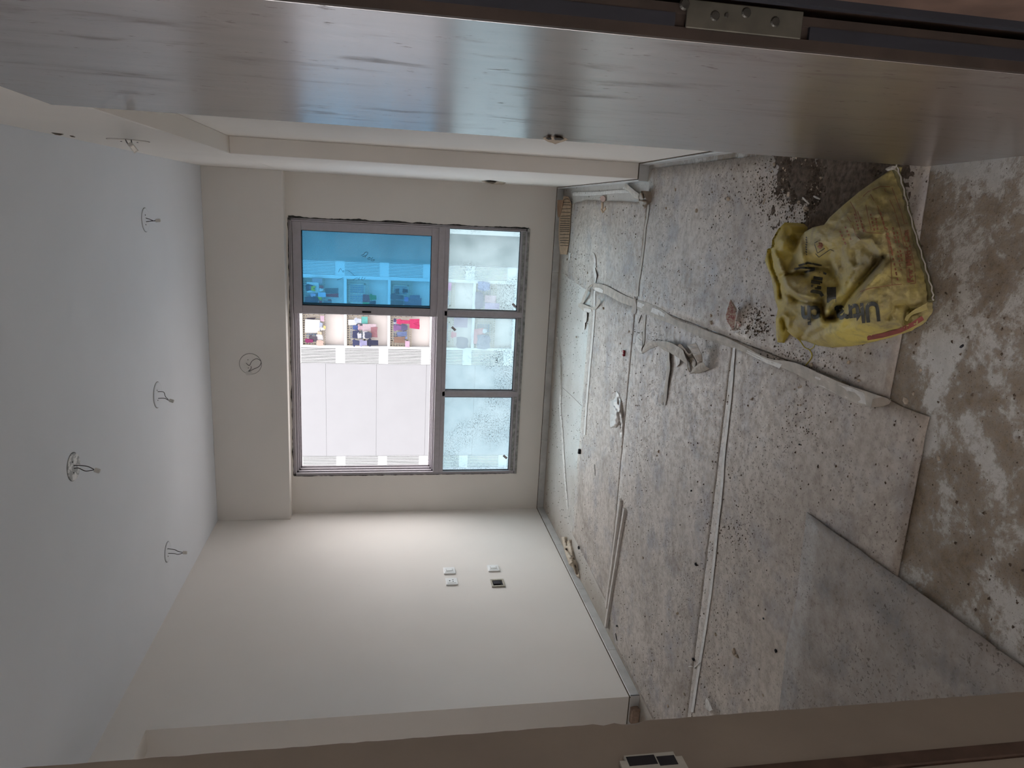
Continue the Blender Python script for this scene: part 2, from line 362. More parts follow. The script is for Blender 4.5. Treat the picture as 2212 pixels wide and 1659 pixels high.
# rough dark filler all round, smeared and uneven
rnd = random.Random(3)
def gap(pts_a, wid):
    bm = bmesh.new(); n = 150; pa, pb, nrm = pts_a; prev = None
    for i in range(n+1):
        p = Vector(pa).lerp(Vector(pb), i/n); o_ = Vector(nrm)
        a = bm.verts.new(p+o_*(wid*(.25+.75*max(0, .5+mnoise.noise(Vector((i*.11, wid*900, 2)))+.5*mnoise.noise(Vector((i*.45, wid*700, 5))))))); b = bm.verts.new(p-o_*.012)
        c = bm.verts.new(p-o_*.012+Vector((0, -.004, 0)))
        d_ = bm.verts.new(a.co+Vector((0, -.0012, 0)))
        if prev: bm.faces.new((prev[3], d_, c, prev[2])); bm.faces.new((prev[0], a, d_, prev[3]))
        prev = (a, b, c, d_)
    bm_ob('gap_filler', bm, M_caulk, win)
gap(((WL, D-.0005, WT), (WR, D-.0005, WT), (0, 0, 1)), .009); gap(((WL, D-.0005, WB), (WR, D-.0005, WB), (0, 0, -1)), .008)
gap(((WL, D-.0005, WB), (WL, D-.0005, WT), (-1, 0, 0)), .010); gap(((WR, D-.0005, WB), (WR, D-.0005, WT), (1, 0, 0)), .016)
TZ0, TZ1 = .955, 1.005           # transom
fr = [(WL, WR, D-.004, D+.10, WT-.022, WT), (WL, WR, D-.004, D+.10, WB, WB+.022), (WL, WL+.022, D-.004, D+.10, WB, WT), (WR-.022, WR, D-.004, D+.10, WB, WT)]
for q in fr: box('frame_member', *q, M_alu, win, .002)
# stepped inner tracks on the sides of the sliding half
for k, (o1, o2, yy) in enumerate(((.022, .034, .018), (.034, .044, .05), (.044, .054, .08))):
    box('track', WL+.022, WL+.022+(o2-.022), D+yy, D+yy+.018, TZ1, WT-.022, M_alu, win, .001)
    box('track', WL+.02, WR-.02, D+yy, D+yy+.018, WT-.022-(o2-.016), WT-.02, M_alu, win, .001)
    box('track', WL+.02, WR-.02, D+yy, D+yy+.018, TZ1, TZ1+(o2-.018), M_alu, win, .001)
box('transom', WL+.02, WR-.02, D-.008, D+.10, TZ0, TZ1, M_alu, win, .002)
box('transom_bead', WL+.02, WR-.02, D-.002, D+.03, TZ0-.036, TZ0, M_alu, win, .002)
GX1, GX2 = -.848, -1.538
for gx in (GX1, GX2):
    box('mullion', gx-.022, gx+.022, D-.002, D+.08, WB+.02, TZ0-.01, M_alu, win, .002)
    box('mullion_bead', gx-.030, gx+.030, D+.012, D+.04, WB+.02, TZ0-.02, M_alu, win, .001)
# lower sill steps, smeared with cement
box('sill_step', WL+.02, WR-.02, D+.002, D+.05, WB+.02, WB+.045, M_aludirt, win, .002)
box('sill_step', WL+.02, WR-.02, D+.012, D+.05, WB+.045, WB+.062, M_alu, win, .002)
box('sill_lip', WL-.004, WR+.004, D-.010, D+.01, WB-.008, WB+.012, M_aludirt, win, .002)
# fixed lower panes
def pane(x0, x1, z0, z1, y, mat, par=win, name='pane'):
    o = box(name, x0, x1, y, y+.005, z0, z1, mat, par); return o
lows = [(GX1+.03, WR-.022), (GX2+.03, GX1-.03), (WL+.022, GX2-.03)]
for a, b in lows:
    pane(a, b, WB+.05, TZ0-.03, D+.028, M_glow)
    g = .006
    boxes('gasket', [(a, b, D+.020, D+.028, WB+.062, WB+.062+g), (a, a+g, D+.020, D+.028, WB+.06, TZ0-.034), (b-g, b, D+.020, D+.028, WB+.06, TZ0-.034)], M_black, win)
# two sashes parked on the right
def sash(y, x0, x1, front):
    z0, z1 = TZ1-.002, WT-.026; e = mesh_ob('sash', [], [], None, win)
    bm = bmesh.new(); r = .066
    for q in ((x0, x1, y, y+.028, z1-r, z1), (x0, x1, y, y+.028, z0, z0+r*.9), (x0, x0+r, y, y+.028, z0+r*.9, z1-r), (x1-r, x1, y, y+.028, z0+r*.9, z1-r)): bx(bm, *q, .0025)
    me = bpy.data.meshes.new('sash'); bmesh.ops.recalc_face_normals(bm, faces=bm.faces); bm.to_mesh(me); bm.free(); me.materials.append(M_alu)
    e.data = me
    a, b, c, d_ = x0+r-.004, x1-r+.004, z0+r*.9-.004, z1-r+.004
    pane(a, b, c, d_, y+.012, M_gblue, e)
    g = .008
    boxes('gasket', [(a, b, y+.004, y+.012, d_-g, d_), (a, b, y+.004, y+.012, c, c+g), (a, a+g*1.6, y+.004, y+.012, c, d_), (b-g, b, y+.004, y+.012, c, d_)], M_black, e)
    if front:
        hz = at_y(792, 678, y).z
        box('handle_plate', x0+.012, x0+.042, y-.0015, y+.002, hz-.115, hz+.115, M_alu, e, .001)
        box('handle_slot', x0+.019, x0+.034, y-.003, y+.001, hz-.036, hz+.036, M_black, e, .001)
    return e
sash(D+.004, -.882, WR-.024, True)
sash(D+.044, -.872, WR-.024, False)
# pencilled / marker numbers on the glass and bits of tape
def scrawl(name, strokes, y, r, par=win):
    bm = bmesh.new()
    for s in strokes:
        pts = smooth_path([at_y(a, b, y) for a, b in s], 3)
        o = tube('t', pts, r, None); bm.from_mesh(o.data); bpy.data.objects.remove(o)
    return bm_ob(name, bm, M_ink, par)
yg = D+.014
z1c = lambda a, b: (600+a/3.95, 450+b/3.95)
scrawl('handwritten_number', [[z1c(*q) for q in s] for s in (
    [(712, 402), (735, 392), (742, 378), (758, 374), (770, 382), (742, 420)], [(722, 412), (758, 402)],
    [(786, 418), (768, 428), (776, 438), (790, 430), (786, 418)], [(810, 418), (796, 440), (812, 450), (826, 438), (806, 438)])], yg-.001, .0016)
scrawl('handwritten_number', [[z1c(*q) for q in s] for s in (
    [(518, 545), (535, 512), (545, 530)], [(552, 535), (562, 530), (565, 540), (556, 545), (552, 535)], [(585, 532), (610, 536), (655, 576)],
    [(505, 612), (560, 592)], [(640, 612), (668, 596), (690, 598)], [(700, 590), (688, 612), (705, 606)], [(725, 585), (715, 610), (735, 608), (745, 592)])], yg-.001, .0013)
scrawl('handwritten_number', [[(600+a/3.95, 740+b/3.95) for a, b in s] for s in ([(1852, 135), (1868, 130), (1872, 146), (1858, 150), (1876, 156), (1872, 170), (1852, 168)],)], D+.026, .0022)
for k, (a, b, ang) in enumerate(((1111, 660, .75), (980, 710, .75), (1091, 987, .75))):
    c = at_y(a, b, D+.0255); ca, sa = math.cos(ang), math.sin(ang); q = []
    for u_, v_ in ((-.022, -.010), (.022, -.010), (.022, .010), (-.022, .010)): q.append(c+Vector((u_*sa-v_*ca, 0, -(u_*ca+v_*sa)*-1)))
    vs = q+[p+Vector((0, .0015, 0)) for p in q]
    mesh_ob('tape_piece', vs, [(0, 1, 2, 3), (7, 6, 5, 4), (0, 4, 5, 1), (1, 5, 6, 2), (2, 6, 7, 3), (3, 7, 4, 0)], M_alu, win)

# ------------------------------------------------------------------ building opposite (about 50 m away)
bld = tag(empty('apartment_building', (-8, 50, -20)), 'white apartment block across the way with louvred shafts and caged balcony windows', 'building')
FY = 50.0; FH = 2.95; SZ = 1.25
floors = range(-5, 4)                       # slab centres at SZ + FH*k
ZT, ZBm = 11.2, -20
box('wall_panel', -40, -18.95, FY, FY+8, ZBm, ZT, M_fac, bld)
gz = [-20]+[-1.42+3.49*k for k in range(-5, 4)]+[ZT]
for a, b in zip(gz, gz[1:]):
    if b > a: box('wall_panel', -17.72, -10.93, FY, FY+8, a+.006, b-.006, M_fac, bld)
box('wall_core', -18.95, -1.7, FY+.40, FY+8, ZBm, ZT, M_facbeige, bld)
box('shaded_wall', -3.80, -1.62, FY-.15, FY+8, ZBm, ZT, M_facshade, bld)
box('side_wall', -1.62, 22, FY-2.2, FY+8, ZBm, ZT, M_facbeige, bld)
def strip_of_louvres(x0, x1):
    box('shaft_back', x0, x1, FY+.35, FY+.45, ZBm, ZT, M_dark, bld)
    for k in floors:
        s = SZ+FH*k
        box('spandrel', x0, x1, FY, FY+.3, s+.04, s+.68, M_fin, bld)
        bm = bmesh.new(); n = 10; p = (x1-x0)/n
        for i in range(n+1):
            xx = x0+p*i; bx(bm, xx-.034 if i else xx, xx+.034 if i < n else xx, FY-.02, FY+.16, s+.68, s+FH+.04)
        bm_ob('louver_panel', bm, M_fin, bld)['kind'] = 'stuff'
strip_of_louvres(-4.81, -3.82); strip_of_louvres(-10.91, -9.80); strip_of_louvres(-18.93, -17.74)
box('bay_edge', -9.80, -9.64, FY-.02, FY+.4, ZBm, ZT, M_fin, bld)
box('bay_edge', -5.02, -4.81, FY-.02, FY+.4, ZBm, ZT, M_fin, bld)
box('bay_divider', -7.42, -7.12, FY+.1, FY+.4, ZBm, ZT, M_facbeige, bld)
cages = []
for k in floors:
    s = SZ+FH*k
    box('slab_edge', -9.72, -4.85, FY-.03, FY+.4, s-.09, s+.10, M_fin, bld)
    for x0, x1 in ((-9.62, -7.55), (-7.05, -5.05)):
        z0, z1 = s-1.55, s-.10
        fz0, fz1 = s-1.32, s-.22
        f = boxes('window_frame', [(x0+.3, x1-.3, FY+.33, FY+.40, fz1-.09, fz1), (x0+.3, x1-.3, FY+.33, FY+.40, fz0, fz0+.09), (x0+.3, x0+.4, FY+.33, FY+.40, fz0, fz1), (x1-.4, x1-.3, FY+.33, FY+.40, fz0, fz1),
                   ((x0+x1)/2-.05, (x0+x1)/2+.05, FY+.32, FY+.40, fz0, fz1)], M_fin, bld)
        for a, b in ((x0+.4, (x0+x1)/2-.05), ((x0+x1)/2+.05, x1-.4)): box('window_pane', a, b, FY+.36, FY+.39, fz0+.09, fz1-.09, M_pane, f)
        bm = bmesh.new(); r = .011
        nx_ = 13; nz_ = 8
        for i in range(nx_+1): xx = x0+(x1-x0)*i/nx_; bx(bm, xx-r, xx+r, FY+.0, FY+.022, z0, z1)
        for i in range(nz_+1): zz = z0+(z1-z0)*i/nz_; bx(bm, x0, x1, FY+.0, FY+.022, zz-r, zz+r)
        for zz in (z0, z1):
            for i in range(0, nx_+1): xx = x0+(x1-x0)*i/nx_; bx(bm, xx-r, xx+r, FY+.0, FY+.4, zz-r, zz+r)
        for xx in (x0, x1):
            for i in range(0, nz_+1, 2): zz = z0+(z1-z0)*i/nz_; bx(bm, xx-r, xx+r, FY+.0, FY+.4, zz-r, zz+r)
        bm_ob('window_cage', bm, M_cage, bld)['kind'] = 'stuff'
st(box('ground', -90, 90, 6.2, 140, -20.4, -20, M_ground))

# laundry on the cages: (kind, colour words, rgb, x0, x1, y0, y1) in the enlarged view, cage by cage
SHAPES = {
 'shirt': [(.0, .72), (.22, 1), (.40, .96), (.60, .96), (.78, 1), (1, .72), (.86, .58), (.76, .68), (.78, .0), (.22, .0), (.24, .68), (.14, .58)],
 'trousers': [(.08, 1), (.92, 1), (1, .0), (.72, .0), (.5, .62), (.28, .0), (0, .0)],
 'shorts': [(.05, 1), (.95, 1), (1, 0), (.58, .04), (.5, .45), (.42, .04), (0, 0)],
 'towel': [(0, 1), (1, 1), (1, 0), (0, 0)],
 'cloth': [(.05, .9), (.3, 1), (.62, .93), (.95, .98), (1, .55), (.9, .1), (.66, .0), (.4, .08), (.12, .0), (0, .4)],
}
cmat = {}
def cloth_mat(word, c):
    k = (word, c)
    if k not in cmat: cmat[k] = plain(word.replace(' ', '_')+'_laundry', S(*c), .9, .1, .12, 9)
    return cmat[k]
def garment(kind, word, c, px0, px1, py0, py1, where, i):
    a = at_y(px0, py1, FY-.3); b = at_y(px1, py0, FY-.3)
    x0, x1, z1, z0 = a.x, b.x, a.z, b.z
    y = FY-.085-.034*(i % 16); rr = random.Random(i*17+len(where)); c = tuple(int(v*.53) for v in c)
    pts = [(x0+(x1-x0)*u+rr.uniform(-.02, .02), z0+(z1-z0)*v+rr.uniform(-.02, .02)) for u, v in SHAPES[kind]]
    yy = [y+rr.uniform(-.012, .012) for _ in pts]
    n = len(pts); vs = [(p[0], q, p[1]) for p, q in zip(pts, yy)]+[(p[0], q+.025, p[1]) for p, q in zip(pts, yy)]
    fs = [tuple(range(n)), tuple(range(2*n-1, n-1, -1))]+[(j, n+j, n+(j+1) % n, (j+1) % n) for j in range(n)]
    bm = bmesh.new(); bv = [bm.verts.new(v) for v in vs]
    for f in fs: bm.faces.new([bv[j] for j in f])
    bmesh.ops.triangulate(bm, faces=bm.faces[:])
    o = bm_ob('hanging_'+kind, bm, cloth_mat(word, c))
    tag(o, f'{word} {kind} drying on {where}', 'laundry', 'laundry drying on the balcony cages')
zz = lambda q: (640+q[0]/6.9125, 640+q[1]/6.9125, 560+q[2]/6.9125, 560+q[3]/6.9125)
ci = 0
LAUNDRY = [
 ('the top cage in the open half of the window', [
  ('trousers', 'charcoal', (84, 78, 92), 160, 285, 875, 955), ('shorts', 'tan', (196, 172, 150), 175, 310, 958, 1003), ('cloth', 'grey', (140, 136, 150), 265, 345, 935, 980),
  ('shirt', 'taupe', (128, 116, 120), 170, 275, 1003, 1075), ('towel', 'lilac pink', (220, 190, 212), 356, 413, 845, 932), ('towel', 'large white', (246, 246, 248), 130, 352, 905, 1100),
  ('cloth', 'pale blue', (190, 205, 235), 345, 392, 945, 1015), ('shirt', 'white', (244, 244, 246), 358, 428, 1000, 1068), ('cloth', 'small yellow', (236, 224, 150), 410, 440, 990, 1040),
  ('shirt', 'cream', (236, 222, 196), 315, 382, 1062, 1142), ('cloth', 'white lacy', (238, 236, 240), 300, 402, 1120, 1205), ('shirt', 'dark grey', (98, 92, 104), 195, 318, 1118, 1242),
  ('shirt', 'magenta', (150, 60, 110), 138, 255, 1172, 1242), ('cloth', 'peach', (232, 200, 190), 308, 412, 1198, 1282)]),
 ('the middle cage in the open half of the window', [
  ('shirt', 'light blue', (212, 222, 244), 870, 975, 858, 962), ('towel', 'turquoise', (120, 208, 204), 972, 1066, 866, 970), ('towel', 'white', (246, 246, 248), 778, 885, 912, 988),
  ('shorts', 'royal blue', (92, 112, 176), 842, 922, 988, 1062), ('shirt', 'pink', (220, 190, 206), 920, 990, 972, 1075), ('towel', 'pink checked', (226, 204, 218), 988, 1188, 975, 1080),
  ('shorts', 'dusty rose', (176, 128, 138), 1115, 1216, 1016, 1168), ('trousers', 'navy', (70, 76, 112), 838, 935, 1062, 1178), ('shirt', 'printed white', (224, 226, 236), 912, 968, 1088, 1190),
  ('cloth', 'white', (236, 238, 246), 990, 1112, 1078, 1188), ('shirt', 'black', (62, 66, 92), 1058, 1222, 1178, 1305), ('shirt', 'dark blue', (74, 80, 118), 838, 945, 1184, 1302),
  ('shirt', 'lavender patterned', (172, 172, 216), 945, 1055, 1188, 1302), ('cloth', 'slate', (84, 88, 112), 1020, 1130, 1082, 1175)]),
 ('the bottom cage in the open half of the window', [
  ('cloth', 'dark blue', (86, 84, 124), 1450, 1495, 876, 930), ('shirt', 'crimson', (212, 70, 120), 1488, 1692, 886, 968), ('trousers', 'bright crimson', (216, 66, 118), 1690, 1840, 878, 1032),
  ('cloth', 'pale blue', (196, 208, 230), 1448, 1536, 935, 972), ('shirt', 'purple', (150, 116, 170), 1448, 1570, 974, 1086), ('shirt', 'slate blue', (112, 112, 152), 1566, 1662, 964, 1084),
  ('trousers', 'denim blue', (122, 140, 190), 1505, 1652, 1085, 1150), ('shirt', 'faded blue', (140, 160, 206), 1500, 1656, 1150, 1202), ('shorts', 'brown', (150, 124, 112), 1456, 1628, 1160, 1250),
  ('towel', 'pink', (226, 190, 218), 1626, 1690, 1224, 1314)]),
 ('the top cage behind the blue sash', [
  ('towel', 'pinkish checked', (196, 176, 190), 242, 388, 284, 362), ('towel', 'large white', (244, 246, 248), 160, 340, 345, 492), ('shirt', 'dark blue', (60, 66, 90), 135, 255, 370, 470),
  ('cloth', 'purple', (130, 100, 140), 195, 255, 395, 450), ('trousers', 'yellow', (226, 206, 60), 228, 288, 394, 472), ('shorts', 'red', (190, 50, 70), 345, 412, 388, 428),
  ('shirt', 'white', (238, 240, 246), 350, 410, 424, 482), ('shirt', 'lilac', (196, 184, 222), 220, 294, 490, 562), ('towel', 'pale blue', (190, 216, 246), 335, 442, 488, 556),
  ('trousers', 'dark grey', (90, 92, 104), 425, 622, 440, 512), ('trousers', 'deep red', (196, 40, 70), 442, 628, 520, 572), ('shorts', 'yellow', (226, 216, 80), 318, 378, 555, 612),
  ('cloth', 'large navy', (56, 60, 92), 120, 335, 560, 690), ('shirt', 'red', (190, 50, 76), 338, 386, 612, 660), ('cloth', 'small red', (176, 56, 76), 468, 528, 602, 640), ('trousers', 'grey', (120, 122, 134), 405, 525, 620, 690)]),
 ('the middle cage behind the blue sash', [
  ('towel', 'maroon', (150, 70, 96), 992, 1100, 528, 638), ('shirt', 'green', (40, 150, 96), 1092, 1198, 512, 622), ('cloth', 'bright green', (40, 170, 110), 988, 1118, 642, 688), ('trousers', 'dark navy', (58, 60, 86), 1096, 1190, 615, 720)]),
 ('the bottom cage behind the blue sash', [
  ('shorts', 'black', (54, 56, 78), 1474, 1540, 438, 512), ('shirt', 'black', (58, 60, 82), 1588, 1664, 428, 508), ('shirt', 'dark navy', (52, 56, 84), 1402, 1604, 508, 608),
  ('cloth', 'violet blue', (120, 116, 190), 1608, 1674, 556, 624), ('trousers', 'grey violet', (104, 100, 134), 1695, 1845, 530, 585), ('trousers', 'large violet', (88, 84, 124), 1615, 1875, 585, 735), ('cloth', 'dark', (60, 64, 84), 1405, 1610, 620, 730)]),
]
for where, items in LAUNDRY:
    for kind, word, c, x0, x1, y0, y1 in items:
        ci += 1; p = zz((x0, x1, y0, y1)); garment(kind, word, c, *p, where, ci)
for kind, word, c, p, where in (
    ('towel', 'bright pink', (240, 160, 226), (966, 976, 611, 628), 'the balcony edge behind the right fixed pane'),
    ('cloth', 'blue', (130, 150, 210), (1031, 1060, 609, 628), 'the lowest cage behind the right fixed pane'),
    ('towel', 'rose', (222, 180, 196), (1047, 1072, 639, 654), 'the lowest cage behind the right fixed pane'),
    ('towel', 'lilac', (204, 178, 220), (1047, 1079, 655, 668), 'the lowest cage behind the right fixed pane'),
    ('cloth', 'navy', (84, 92, 130), (1025, 1046, 630, 668), 'the lowest cage behind the right fixed pane'),
    ('shirt', 'red', (200, 90, 116), (974, 986, 715, 731), 'the balcony cage behind the middle fixed pane'),
    ('towel', 'mauve', (180, 160, 184), (980, 1010, 686, 707), 'the balcony cage behind the middle fixed pane'),
    ('cloth', 'dark', (90, 96, 124), (984, 1012, 727, 752), 'the balcony cage behind the middle fixed pane'),
    ('trousers', 'rose red', (214, 140, 150), (1022, 1046, 708, 745), 'the lower cage behind the middle fixed pane'),
    ('shirt', 'white', (230, 236, 244), (1042, 1052, 708, 720), 'the lower cage behind the middle fixed pane'),
    ('cloth', 'blue grey', (120, 132, 160), (1028, 1060, 722, 754), 'the lower cage behind the middle fixed pane')):
    ci += 1; garment(kind, word, c, *p, where, ci)

# ------------------------------------------------------------------ door and its frame
DX, DY0, DY1, DT, DA = .197, .825, 1.770, 2.127, .0273
door = st(empty('door_1', (DX, DY0, 0)))
door.rotation_euler = (0, 0, DA)              # the leaf stands a little short of square
def at_door(px, py, off=0.0):
    d = ray(px, py); n = Vector((-math.cos(DA), -math.sin(DA), 0)); h = Vector((DX, DY0, 0))
    p = EYE + d*((h+n*off-EYE).dot(n)/d.dot(n)); return Matrix.Rotation(-DA, 3, 'Z') @ (p-h) + h
box('leaf', DX, DX+.036, DY0+.008, DY1, .010, DT, M_door, door, .0015)
# lipping along the hinge edge with a black seal groove
for k, (a, b) in enumerate(((DX, DX+.012), (DX+.026, DX+.036))): box('edge_lipping', a, b, DY0, DY0+.008, .010, DT, M_lip, door)
box('edge_lipping', DX+.012, DX+.026, DY0+.004, DY0+.008, .010, DT, M_lip, door)
HZ0, HZ1 = CZ-DY0*.5616, CZ-DY0*.3926
box('seal', DX+.012, DX+.026, DY0-.0005, DY0+.005, HZ1+.012, DT-.01, M_black, door)
box('seal', DX+.012, DX+.026, DY0-.0005, DY0+.005, .02, HZ0-.012, M_black, door)
hg = box('hinge', DX+.011, DX+.040, DY0-.004, DY0-.0008, HZ0, HZ1, M_steel, door, .0008)
def screw(x, z, r):
    bm = bmesh.new(); bmesh.ops.create_cone(bm, cap_ends=True, segments=14, radius1=r, radius2=r*.7, depth=.0022)
    for v in bm.verts: v.co = Vector((v.co.x+x, DY0-.0045-v.co.z*1.0, v.co.y+z))
    bm_ob('screw', bm, M_screw, hg)
for px, py in ((1480, 9), (1545, 34), (1613, 27), (1675, 47)):
    q = at_y(px, py, DY0-.004); screw(q.x, q.z, .0062)
q = at_y(1570, 33, DY0-.004); screw(q.x, q.z, .0030)
# torn mortise on the free edge of the leaf
mo = chip('lock_hole', [at_door(px, py, .0005) for px, py in ((1172, 298), (1182, 294.5), (1200, 295), (1218, 297), (1227, 301), (1214, 304.5), (1200, 309.5), (1192, 306), (1180, 303))], M_crumb, door, .004)
chip('lock_hole', [at_door(px, py, .0045) for px, py in ((1196, 297), (1208, 297.5), (1220, 299.5), (1212, 303), (1198, 302))], M_lip, door, .001)
chip('lock_hole', [at_door(px, py, .0045) for px, py in ((1178, 297.5), (1190, 296.5), (1192, 301), (1184, 301.5))], M_caulk, door, .001)

# frame on the hinge side (behind the leaf edge) and on the near left
fr2 = st(empty('trim_1', (.25, .70, 0)))
box('frame_jamb', DX+.0485, DX+.088, .66, YF1-.02, 0, 2.16, M_frame_dark, fr2, .002)
box('rebate_seal', DX+.0405, DX+.0485, .80, .812, 0, 2.13, M_black, fr2)
box('architrave', DX+.088, DX+.15, .650, .72, 0, 2.2, M_frame, fr2, .002)
fl = st(empty('trim_2', (XJ, .8, 0)))
# left reveal: dull brown laminate, chipped along the room-side edge
def jamb_left():
    bm = bmesh.new(); n = 120; rows = []
    rr = random.Random(5)
    chips = {}
    for i in range(n+1):
        z = 2.16*i/n; pz = (CZ-z)/YF1
        c = rr.uniform(0, .0016)
        if .395 < pz < .440: c += .012*math.sin((pz-.395)/.045*math.pi)*(.7+.3*rr.random())
        if .36 < pz < .38: c += .004
        rows.append([bm.verts.new((XJ, .834, z)), bm.verts.new((XJ, YF1-c-.0015, z)), bm.verts.new((XJ-.004, YF1-c*.3, z)), bm.verts.new((XJ-.02, YF1+.0008, z))])
    for a, b in zip(rows, rows[1:]):
        for j in range(3): bm.faces.new((a[j], a[j+1], b[j+1], b[j]))
    return bm_ob('jamb_lining', bm, M_frame, fl)
jamb_left()
box('frame_stop', XJ-.01, XJ+.006, .808, .836, 0, 2.16, M_frame_dark, fl, .002)
box('frame_jamb', XJ-.01, XJ+.002, .60, .808, 0, 2.16, M_frame, fl, .002)
a = at_x(1336, 1640, XJ+.008); b = at_x(1474, 1636, XJ+.008)
zc0, zc1 = b.z, a.z
ytop = at_x(1400, 1629, XJ+.008).y
bm = bmesh.new(); bx(bm, XJ+.004, XJ+.009, ytop-.045, ytop, zc0, zc1, 0)
bmesh.ops.bevel(bm, geom=[e for e in bm.edges if abs(e.verts[0].co.x-e.verts[1].co.x) > .003 and min(v.co.y for v in e.verts) > ytop-.01], offset=.010, segments=4, affect='EDGES')
plate = bm_ob('strike_plate', bm, plain('zinc_strike_plate', S(176, 175, 168), .45, .5, .1, 40, .2), fl)
for p0, p1 in ((1354, 1415), (1420, 1458)):
    c0, c1 = at_x(p0, 1640, XJ+.0095), at_x(p1, 1636, XJ+.0095); y1 = at_x((p0+p1)/2, 1632.5, XJ+.0095).y
    box('keep_hole', XJ+.0085, XJ+.0098, y1-.018, y1, c1.z, c0.z, M_black, plate)

# ------------------------------------------------------------------ ceiling and wall light points (capped boxes with hanging wires)
def light_point(label, centre, nrm, tangent, rad, wires, conn, mat, dark_rim=False):
    e = tag(empty('light_point', centre), label, 'wiring', 'capped light points')
    c = Vector(centre); n = Vector(nrm).normalized(); t1 = (Vector(tangent)-n*n.dot(Vector(tangent))).normalized(); t2 = n.cross(t1)
    k = 32; vs = []; prof = [(rad, -.001), (rad, .003), (rad*.965, .0055), (rad*.90, .0045), (0.001, .0045)]
    for r, h in prof:
        for i in range(k): a = 2*math.pi*i/k; vs.append(c+(t1*math.cos(a)+t2*math.sin(a))*r+n*h)
    fs = [(j*k+i, j*k+(i+1) % k, (j+1)*k+(i+1) % k, (j+1)*k+i) for j in range(len(prof)-1) for i in range(k)]
    bm = bmesh.new(); bv = [bm.verts.new(v) for v in vs]
    for f in fs: bm.faces.new([bv[i] for i in f])
    bm_ob('cover_plate', bm, mat, e)
    # thin shadow gap round the cap
    vs2 = []
    for r, h in ((rad*1.0, .0006), (rad*1.035, .0006), (rad*1.035, -.001)):
        for i in range(k): a = 2*math.pi*i/k; vs2.append(c+(t1*math.cos(a)+t2*math.sin(a))*r+n*h)
    mesh_ob('rim', vs2, [(j*k+i, j*k+(i+1) % k, (j+1)*k+(i+1) % k, (j+1)*k+i) for j in range(2) for i in range(k)], M_joint if dark_rim else M_caulk, e)
    for a in (-.3, .32):
        q = c+t1*rad*a*1.3+t2*rad*.2+n*.0045
        mesh_ob('screw', [q+(t1*math.cos(i*1.047)+t2*math.sin(i*1.047))*.0035+n*hh for hh in (0, .002) for i in range(6)], [(0, 1, 7, 6), (1, 2, 8, 7), (2, 3, 9, 8), (3, 4, 10, 9), (4, 5, 11, 10), (5, 0, 6, 11), (6, 7, 8, 9, 10, 11)], M_screw, e)
    for wp in wires: tube('wire', smooth_path(wp, 5), .0021, M_wire, e, 6)
    p, d = Vector(conn[0]), Vector(conn[1]).normalized()
    a = d.cross(Vector((.2, .9, .1))).normalized(); b = d.cross(a); l, wd, th = conn[2]
    vs = [p+d*x+a*y+b*z for x, f in ((0, .8), (.003, 1), (l-.003, 1), (l, .7)) for y, z in ((-wd*f, -th*f), (wd*f, -th*f), (wd*f, th*f), (-wd*f, th*f))]
    fs = [(j*4+i, j*4+(i+1) % 4, (j+1)*4+(i+1) % 4, (j+1)*4+i) for j in range(3) for i in range(4)]+[(3, 2, 1, 0), (12, 13, 14, 15)]
    mesh_ob('connector', vs, fs, M_conn, e)
def ceil_point(label, px, py, rad, w1, w2, cpx, cend, mat=M_ceil, dark=False):
    c = at_z(px, py, H); y = c.y
    P = lambda q: at_y(q[0], q[1], y-.004)
    def path(w):
        pts = [P(q) for q in w]; pts[0].z = H-.001; return pts
    a, b = P(cpx), P(cend)
    light_point(label, tuple(c), (0, 0, -1), (1, 0, 0), rad, [path(w1), path(w2)], (a, b-a, ((b-a).length, .008, .006)), mat, dark)
_n = N('smeared_white_filler'); M_filler = _n.out(_n.ramp(_n.noise(26, 5, .7), [(.46, S(176, 178, 180)), (.54, S(246, 246, 246))]), .6, .2)
zc = lambda *l: [(100+a/3.456, 760+b/3.456) for a, b in l]
zd = lambda *l: [(200+a/6.382, 260+b/6.382) for a, b in l]
ceil_point('ceiling cap with two wires hanging nearest the window wall end of the beam', 314, 475, .066, zd((752, 1345), (790, 1365), (840, 1385), (880, 1385)), zd((748, 1400), (790, 1390), (840, 1386), (880, 1380)), zd((868, 1383))[0], zd((935, 1378))[0])
ceil_point('ceiling cap with crossed wires above the middle of the window', 340, 853, .078, zc((850, 298), (875, 300), (890, 335), (910, 355)), zc((850, 348), (880, 347), (905, 358), (922, 365)), zc((918, 360))[0], zc((952, 372))[0], dark=True)
ceil_point('ceiling cap smeared with white filler and two long drooping wires', 158, 1008, .062, zc((200, 848), (270, 850), (315, 858), (360, 880)), zc((188, 872), (240, 868), (285, 888), (320, 888), (365, 880)), zc((358, 880))[0], zc((402, 893))[0], M_filler)
ceil_point('ceiling cap with two thin wires next to the left wall', 362, 1192, .064, zc((918, 1468), (960, 1478), (985, 1490), (1025, 1498)), zc((912, 1504), (955, 1506), (985, 1512), (1025, 1500)), zc((1018, 1498))[0], zc((1052, 1500))[0])
c = at_x(277, 303, BX)
Pb = lambda q, x: at_x(*q, x)
def beam_point():
    q1, q2 = zd((455, 265), (528, 360)); q3, q4 = zd((532, 272), (560, 358))
    w1 = [at_x(271, 301.5, BX-.002), at_x(275, 309, BX-.05), at_x(282, 316, BX-.085)]
    w2 = [at_x(283.5, 302.5, BX-.002), at_x(284.5, 309, BX-.05), at_x(287, 316, BX-.085)]
    a, b = at_x(283, 315, BX-.085), at_x(293, 325, BX-.118)
    light_point('capped light point on the side of the beam above the open door', tuple(c), (-1, 0, 0), (0, 0, 1), .080, [w1, w2], (a, b-a, ((b-a).length*.7, .009, .006)), M_wall)
beam_point()
c2 = at_y(541, 786, BD)
